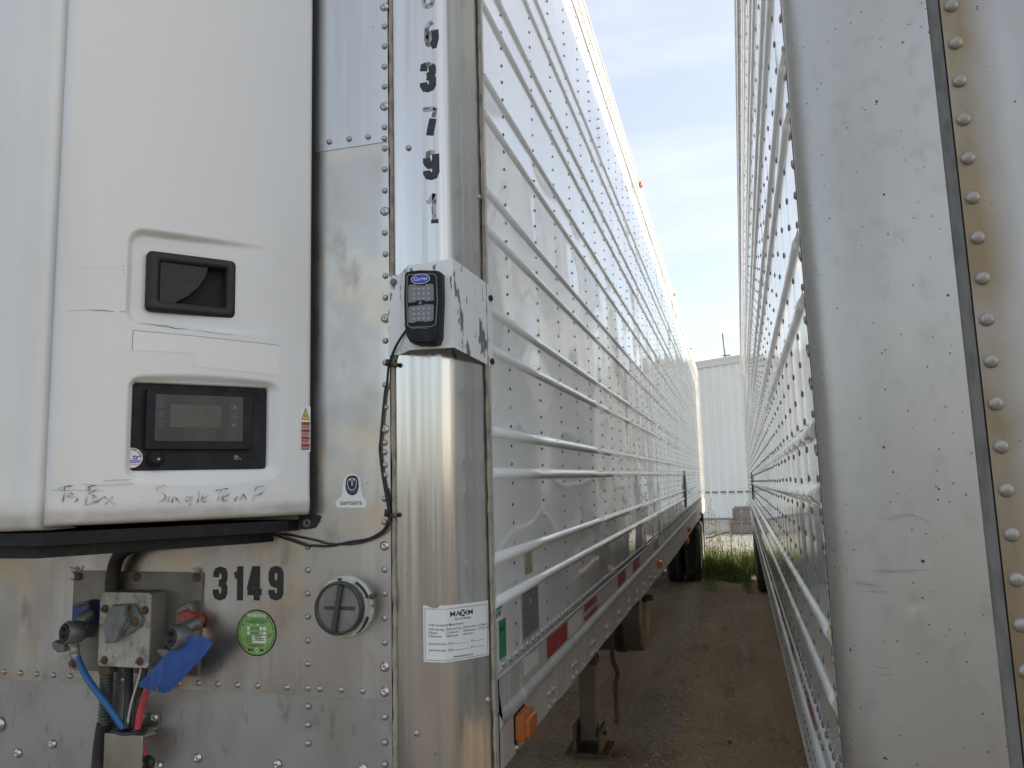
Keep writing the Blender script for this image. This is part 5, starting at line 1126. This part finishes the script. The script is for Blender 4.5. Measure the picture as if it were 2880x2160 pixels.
# rounded corner post with a fine flat face that carries its dents
r2 = .072; ra = .105; xt = AX+ra; XE = .3475
mb = MB()
zs = [-.9+.05*i for i in range(9)] + [-.46+.006*i for i in range(80)] + [.03+.06*i for i in range(36)]
arc = [(AX+.003, 1.428), (AX, 1.422)] + [(xt-ra*math.cos(R(90*i/12)), YN+r2-r2*math.sin(R(90*i/12))) for i in range(13)]
flat = [xt+(XE-xt)*i/30 for i in range(1, 31)]
cre = [(RF.px(*crop(2050,1440,.4341)(x, y)), h_) for x, y, h_ in ((905,560,.4), (960,585,.8), (1020,600,1.), (1090,612,1.), (1160,625,.6))]
cr2 = [(RF.px(*crop(2050,1440,.4341)(x, y)), h_) for x, y, h_ in ((920,1400,.6), (960,1430,1.), (1005,1460,.8), (1045,1485,.4))]
def dent(x, z):
    d = 0
    for ch, amp in ((cre, .0022), (cr2, .0018)):
        for (p0, h0), (p1, h1) in zip(ch[:-1], ch[1:]):
            v = Vector(p1)-Vector(p0); t = max(0, min(1, (Vector((x, z))-Vector(p0)).dot(v)/v.length_squared)); c_ = Vector(p0)+v*t
            ds = math.hypot(x-c_.x, z-c_.y); sg = 1 if z > c_.y else -1
            d = max(d, amp*(h0+(h1-h0)*t)*math.exp(-(ds/(.008 if sg < 0 else .020))**2), key=abs)
    return d
for z in zs:
    for x, y in arc: mb.v.append(TP(x, y, z))
    for x in flat: mb.v.append(TP(x, YN+(dent(x, z) if -.45 < z < 0 else 0), z))
k = len(arc)+len(flat)
for j in range(len(zs)-1):
    for i in range(k-1): a = j*k+i; mb.face([a, a+1, a+1+k, a+k], 0, True)
pst = mb.build('corner_post', POSTD, tr)
mb = MB(); mb.prism(RZ, [(AX-.0005, 1.4225), (AX+.02, 1.4225), (AX+.02, 1.4288), (AX-.0005, 1.4288)], -.9, 2.2); mb.build('corner_gap', GAP, tr)
mb = MB(); mb.prism(RZ, [(XE, YN+.003), (XE+.0185, YN+.003), (XE+.0185, YN+.02), (XE, YN+.02)], -.9, 2.2); mb.build('seam_sealant', SEALG, tr)
mb = MB(); mb.prism(RZ, [(XE+.0187, YN+.006), (XE+.0204, YN+.006), (XE+.0204, YN+.02), (XE+.0187, YN+.02)], -.9, 2.2); mb.build('corner_gap', GAP, tr)
mb = MB(); mb.prism(RZ, [(XE+.0206, YN+.0015), (2.70, YN+.0015), (2.70, YN+.03), (XE+.0206, YN+.03)], -.9, RTOP); mb.build('front_sheet', PANELD, tr)
rvm = MB(); rvm.dome((0, 0, 0), (0, -1, 0), .0112, .0078, 18, 0, flat=.1); q0 = None
for i in range(38):
    z = .769-.0662*(i-20); mt = Matrix.Translation(RF.p(.3840+.0006*math.sin(i), z, -.0012))
    if q0 is None: q0 = rvm.build('rivet', mat('rivet_weathered', (.36,.34,.31), .5, .6, noise=[((.27,.225,.17), (60,60,60), .5, .7, 4)]), tr); q0.matrix_parent_inverse = Matrix.Translation(-world_loc(tr)) @ mt
    else: dupe(q0, tr, mt)
sk = lambda x, y: RF.px(*crop(2050,1440,.4341)(x, y))
mb = MB()
for i, st_ in enumerate(([(755,448),(830,455),(920,470),(985,478)], [(790,452),(880,470),(1000,490)], [(770,462),(860,475),(940,465)], [(850,515),(950,516),(1060,520)], [(910,380),(1000,388),(1100,392),(1220,388)], [(940,378),(1080,382),(1330,374)], [(1020,45),(1080,25),(1180,14),(1250,40),(1300,70)], [(1030,52),(1120,30),(1200,28)], [(915,990),(980,1010),(1070,1020)], [(940,1050),(1010,1058),(1065,1050)])):
    mb = MB(); mb.ribbon(RF, [sk(x, y) for x, y in st_], .0006, .0006+i*.00003, 0, taper=lambda t: .25+.8*math.sin(PI*min(.98, t+.02))); mb.build('scratch', GREYP, pst)
for yy_ in (13.55, 14.80):
    xo = AX+yy_*math.tan(TH)+.02
    for dx_, o_ in ((.13, -1), (.46, 1), (2.10, -1), (2.43, 1)): wheel(xo+dx_, yy_, tr, o_)
mb = MB()
for yy_ in (13.55, 14.80): mb.tube([(AX+.45, yy_, .49), (2.5, yy_, .49)], .065, 12)
mb.build('axle', UNDER, tr)
for X2 in (.85, 2.3):
    l_ = thing_part('landing_leg', tr); mb = MB(); mb.box((X2-.065, 5.2, .62), (X2+.065, 5.33, 1.2)); mb.build('outer_tube', RUSTL, l_); mb = MB(); mb.box((X2-.055, 5.21, .06), (X2+.055, 5.32, .66)); mb.box((X2-.15, 5.11, .0), (X2+.15, 5.42, .06)); mb.build('inner_tube', RUSTL, l_)
mq = RS.px(*crop(1700,900,.3616)(1155, 1290)); mb = MB(); mb.prism(RS, [(mq[0], mq[1]-.17), (mq[0]+.2, mq[1]), (mq[0], mq[1]+.17), (mq[0]-.2, mq[1])], .002, .016); lab(mb.build('placard_holder', GREYP, tr), 'dark diamond placard holder')

# ================================================================ BEYOND: building, skids, weeds
ang = R(8)
BW = Frame((-.842, 34.1, CAMZ), (math.cos(ang), -math.sin(ang), 0), (0, 0, 1), (-math.sin(ang), -math.cos(ang), 0))
bd = thing('metal_building', 'pale ribbed metal building seen at the end of the lane', 'building', (-.842, 36, 0))
t0 = BW.px(*crop(1700,900,.3616)(722, 330)); t1 = BW.px(*crop(1700,900,.3616)(1058, 276)); sl_ = (t1[1]-t0[1])/(t1[0]-t0[0]); sl_ = max(-.2, min(.2, sl_))
rake = lambda u: t0[1]-.28+(u-t0[0])*sl_ if u < 6 else t0[1]-.28+(6-t0[0])*sl_-(u-6)*sl_
mb = MB(); u = -16.0; PRF = [(0, 0), (.05, .055), (.12, .055), (.17, 0)]
pts = []
while u < 22:
    for du, w_ in PRF: pts.append((u+du, w_))
    u += .34
for uu, w_ in pts: mb.v += [BW.p(uu, -1.82, w_), BW.p(uu, rake(uu), w_)]
for i in range(len(pts)-1): mb.face([2*i, 2*i+2, 2*i+3, 2*i+1], 0)
mb.build('clad_wall', WALLB, bd)
mb = MB()
for ua, ub in ((-16.2, 6), (6, 22)):
    mb.add([BW.p(ua, rake(ua), .10), BW.p(ub, rake(ub), .10), BW.p(ub, rake(ub)+.30, .12), BW.p(ua, rake(ua)+.30, .12)], [(0, 1, 2, 3)]); mb.add([BW.p(ua, rake(ua)+.30, .12), BW.p(ub, rake(ub)+.30, .12), BW.p(ub, rake(ub)+.32, -16), BW.p(ua, rake(ua)+.32, -16)], [(0, 1, 2, 3)]); mb.add([BW.p(ua, rake(ua), .10), BW.p(ub, rake(ub), .10), BW.p(ub, rake(ub), -.02), BW.p(ua, rake(ua), -.02)], [(0, 1, 2, 3)])
    mb.add([BW.p(ua, rake(ua)+.17, .112), BW.p(ub, rake(ub)+.17, .112), BW.p(ub, rake(ub)+.20, .125), BW.p(ua, rake(ua)+.20, .125)], [(0, 1, 2, 3)])
mb.build('roof_trim', TRIMB, bd)
r0 = BW.px(*crop(1900,1200,.24116)(370, 765)); r1 = BW.px(*crop(1900,1200,.24116)(860, 750)); mb = MB(); sl2 = (r1[1]-r0[1])/(r1[0]-r0[0])
mb.add([BW.p(u_, r0[1]+dz, .045) for u_, dz in ((-16, -.035), (22, -.035), (22, .035), (-16, .035))], [(0, 1, 2, 3)]); mb.add([BW.p(u_, r0[1]+.035, w_) for u_, w_ in ((-16, .045), (22, .045), (22, 0), (-16, 0))], [(0, 1, 2, 3)]); mb.build('wall_rail', TRIMG, bd)
mb = MB(); mb.add([BW.p(u_, z_, .05) for u_, z_ in ((-16, -1.9), (22, -1.9), (22, -1.82), (-16, -1.82))], [(0, 1, 2, 3)]); mb.add([BW.p(u_, -1.82, w_) for u_, w_ in ((-16, .05), (22, .05), (22, 0), (-16, 0))], [(0, 1, 2, 3)]); mb.build('foundation', TRIMG, bd)
mb = MB(); a_ = BW.px(*crop(1700,900,.3616)(935, 285)); mb.tube([BW.p(a_[0], a_[1]-.1, -.2), BW.p(a_[0]-.06, a_[1]+1.05, -.2)], .035, 6); mb.box(BW.p(a_[0]-.12, a_[1]+.05, -.22), BW.p(a_[0]+.22, a_[1]+.10, -.18)); mb.build('roof_mast', TRIMG, bd)
mb = MB(); mb.box((-16.5, 35.6, 0), (16, 48, 6.0)); mb.build('inner_hall', TRIMB, bd)

def skid(name, label, x0, y0, z0, wx, wy, h, group):
    t = thing(name, label, 'skid', (x0+wx/2, y0+wy/2, z0), group)
    mb = MB(); nb_ = int(wx/.15)
    for i in range(nb_):
        a_ = x0+wx*i/nb_; mb.box((a_+.008, y0-.03+random.uniform(-.02, .02), z0+h-.055+random.uniform(-.004, .004)), (a_+wx/nb_-.008, y0+wy, z0+h))
    mb.build('deck_board', WOOD, t)
    for yy_ in (y0, y0+wy/2, y0+wy-.12):
        mb = MB(); mb.box((x0, yy_, z0), (x0+wx, yy_+.12, z0+h-.0602)); mb.build('runner', WOOD, t)
    mb = MB(); mb.box((x0-.06, y0-.05, z0+h*.15), (x0-.002, y0+wy, z0+h*.82)); mb.build('end_board', WOOD, t); return t
pb0 = lambda x, y, Y: (lambda d: EYE+d*(Y/d.y))((x-PW/2)/FPX*RT-(y-PH/2)/FPX*UP+FW)
k9 = crop(1900,1200,.24116); pA = pb0(*k9(650, 1180), 26.0); pBq = pb0(*k9(690, 1080), 26.4)
skid('timber_skid', 'long weathered timber skid lying on the ground behind the lane', pA.x, 26.0, .02, 2.6, 1.4, .38, 'weathered timber skids')
skid('timber_skid', 'shorter weathered timber skid resting on top of another', pBq.x, 26.4, .405, 2.0, 1.0, .42, 'weathered timber skids')

# grass clump at the end of the lane
def blade(mb, x, y, h, lean, az, wd, mi):
    o = len(mb.v); dx_, dy_ = math.cos(az), math.sin(az); px_, py_ = -dy_*wd, dx_*wd; z0 = gz(x, y)-.01
    for t, k_ in ((0, 1), (.45, .85), (.8, .5)):
        bx_, by_, bz_ = x+dx_*lean*h*t*t, y+dy_*lean*h*t*t, z0+h*t*(1-.25*lean*t)
        mb.v += [Vector((bx_+px_*k_, by_+py_*k_, bz_)), Vector((bx_-px_*k_, by_-py_*k_, bz_))]
    mb.v.append(Vector((x+dx_*lean*h, y+dy_*lean*h, z0+h*(1-.3*lean))))
    mb.face([o, o+1, o+3, o+2], mi); mb.face([o+2, o+3, o+5, o+4], mi); mb.face([o+4, o+5, o+6], mi)
mb = MB()
for i in range(9000):
    y = random.triangular(14.4, 18.2, 15.9); x = random.uniform(-.56 if y < 16.6 else -3.2, .42 if y < 15.6 else 2.6)
    if x > .27 and y < 15.7: continue
    h = random.triangular(.10, .60, .30)*(1.0 if y > 15.3 else .35+.6*(y-14.4)/.9)
    blade(mb, x, y, h, random.uniform(.1, .7), random.uniform(0, 2*PI), random.uniform(.004, .009), 0 if random.random() < .93 else 1)
for i in range(450):                     # tufts along the lane edge
    x = random.choice((random.gauss(-.42, .1), random.gauss(.2, .05))); y = random.uniform(13.2, 14.8); blade(mb, x, y, random.uniform(.04, .16), random.uniform(.3, .9), random.uniform(0, 6.3), .005, 0)
for i in range(1500):
    x, y = random.uniform(-9, 9), random.gauss(21, 2.0)
    if y > 19: blade(mb, x, y, random.uniform(.08, .35), random.uniform(.2, .8), random.uniform(0, 6.3), .006, random.choice((0, 0, 1)))
stuff(tag(mb.build('grass', [LEAFG, STALK]), 'dense green grass and weeds filling the far end of the lane', 'grass'))
# tall single weeds, each a plant of its own
LF = mat('weed_leaf', (.115,.155,.028), .8, noise=[((.20,.19,.05), (6,6,6), .45, .7, 3)])
wk = [(372,'rearmost'),(402,''),(430,''),(480,''),(505,''),(535,''),(640,''),(655,''),(780,'')]
names = ['tall thin weed touching the rear tyre of the ribbed trailer', 'tall weed second from the rear tyre with loose seed head', 'tallest upright weed in front of the building foot', 'slender weed left of the dead branch tip', 'short weed half hidden by the dead branch', 'leaning weed under the bent dead branch', 'leafy upright weed below the tip of the dead branch', 'thin weed just right of the dead branch tip', 'feathery pale weed in front of the timber skids']
for i, ((sx_, _), nm) in enumerate(zip(wk, names)):
    Y = 17.2+.18*i; base = pb0(*k9(sx_, 1420), Y); h = (1.20, 1.32, 1.42, 1.12, 1.05, .98, 1.15, .95, 1.1)[i]
    t = thing('tall_weed', nm, 'weed', (base.x, Y, 0), 'tall weeds at the end of the lane')
    mb = MB(); top = Vector((base.x+random.uniform(-.05, .05), Y+random.uniform(-.05, .05), h)); P = smooth_path([(base.x, Y, -.01), (base.x+random.uniform(-.02, .02), Y, h*.5), top], 5); mb.tube(P, .006, 5, 0, True, lambda q: .007-.004*q/len(P)); mb.build('stem', STALK, t)
    mb = MB()
    for j in range(34):
        f_ = random.uniform(.15, 1); p_ = Vector((base.x, Y, 0)).lerp(top, f_); az = random.uniform(0, 6.28); ln = random.uniform(.04, .13)*(1.2-f_*.7); d_ = Vector((math.cos(az), math.sin(az), random.uniform(.2, 1.2))).normalized(); s_ = d_.orthogonal().normalized()*ln*.13
        mb.add([p_, p_+d_*ln*.5+s_, p_+d_*ln, p_+d_*ln*.5-s_], [(0, 1, 2, 3)])
    mb.build('foliage', LF, t)
mb = MB(); Yb = 18.6; mb.tube(smooth_path([pb0(*k9(x, y), Yb) for x, y in ((350,1300),(430,1285),(520,1255),(590,1236),(638,1232),(648,1262),(662,1300))], 5), .016, 6, 0, True, lambda i: .020-.0004*i)
mb.tube(smooth_path([pb0(*k9(x, y), Yb+.02) for x, y in ((355,1258),(400,1246),(440,1232))], 4), .009, 5); tag(mb.build('dead_branch', BARK), 'bent brown dead branch arching over the weeds', 'branch')
# blue hose offcut and a dark clod on the dirt
p0 = [pb0(*crop(1600,1600,.3375)(x, y), 1) for x, y in ((830,1262),(855,1295),(880,1330),(915,1357))]
gp = [EYE+(p-EYE)*((CAMZ-.012)/(CAMZ-p.z)) for p in p0]
mb = MB(); mb.tube(smooth_path(gp, 6), .0115, 8); tag(mb.build('hose_offcut', BHOSE), 'short curved piece of blue hose lying on the dirt', 'hose')
p_ = pb0(*crop(1600,1600,.3375)(1340, 1455), 1); g_ = EYE+(p_-EYE)*(CAMZ/(CAMZ-p_.z)); mb = MB()
rock(mb, (g_.x, g_.y, .010), .026)
tag(mb.build('dirt_clod', UNDER), 'small dark clod on the dirt near the right trailer', 'clod')

# ================================================================ ADDED TRAILER, unseen, blocks low sun under the right one
off = q1*3.45
t3 = thing('semi_trailer', 'unseen silver trailer added beyond the plain-nosed right trailer to block low sun', 'trailer', tuple(Vector((1.5, 8.0, 0))+off), 'refrigerated trailers parked side by side')
def copy_part(o, parent):
    c = o.copy(); COL.objects.link(c); c.parent = parent
    if parent is t3: c.matrix_parent_inverse = Matrix.Translation(-t3.location) @ Matrix.Translation(off) @ Matrix.Translation(Vector((1.5, 8.0, 0))) @ o.matrix_parent_inverse
    for ch in o.children: copy_part(ch, c)
for ch in list(tr.children): copy_part(ch, t3)
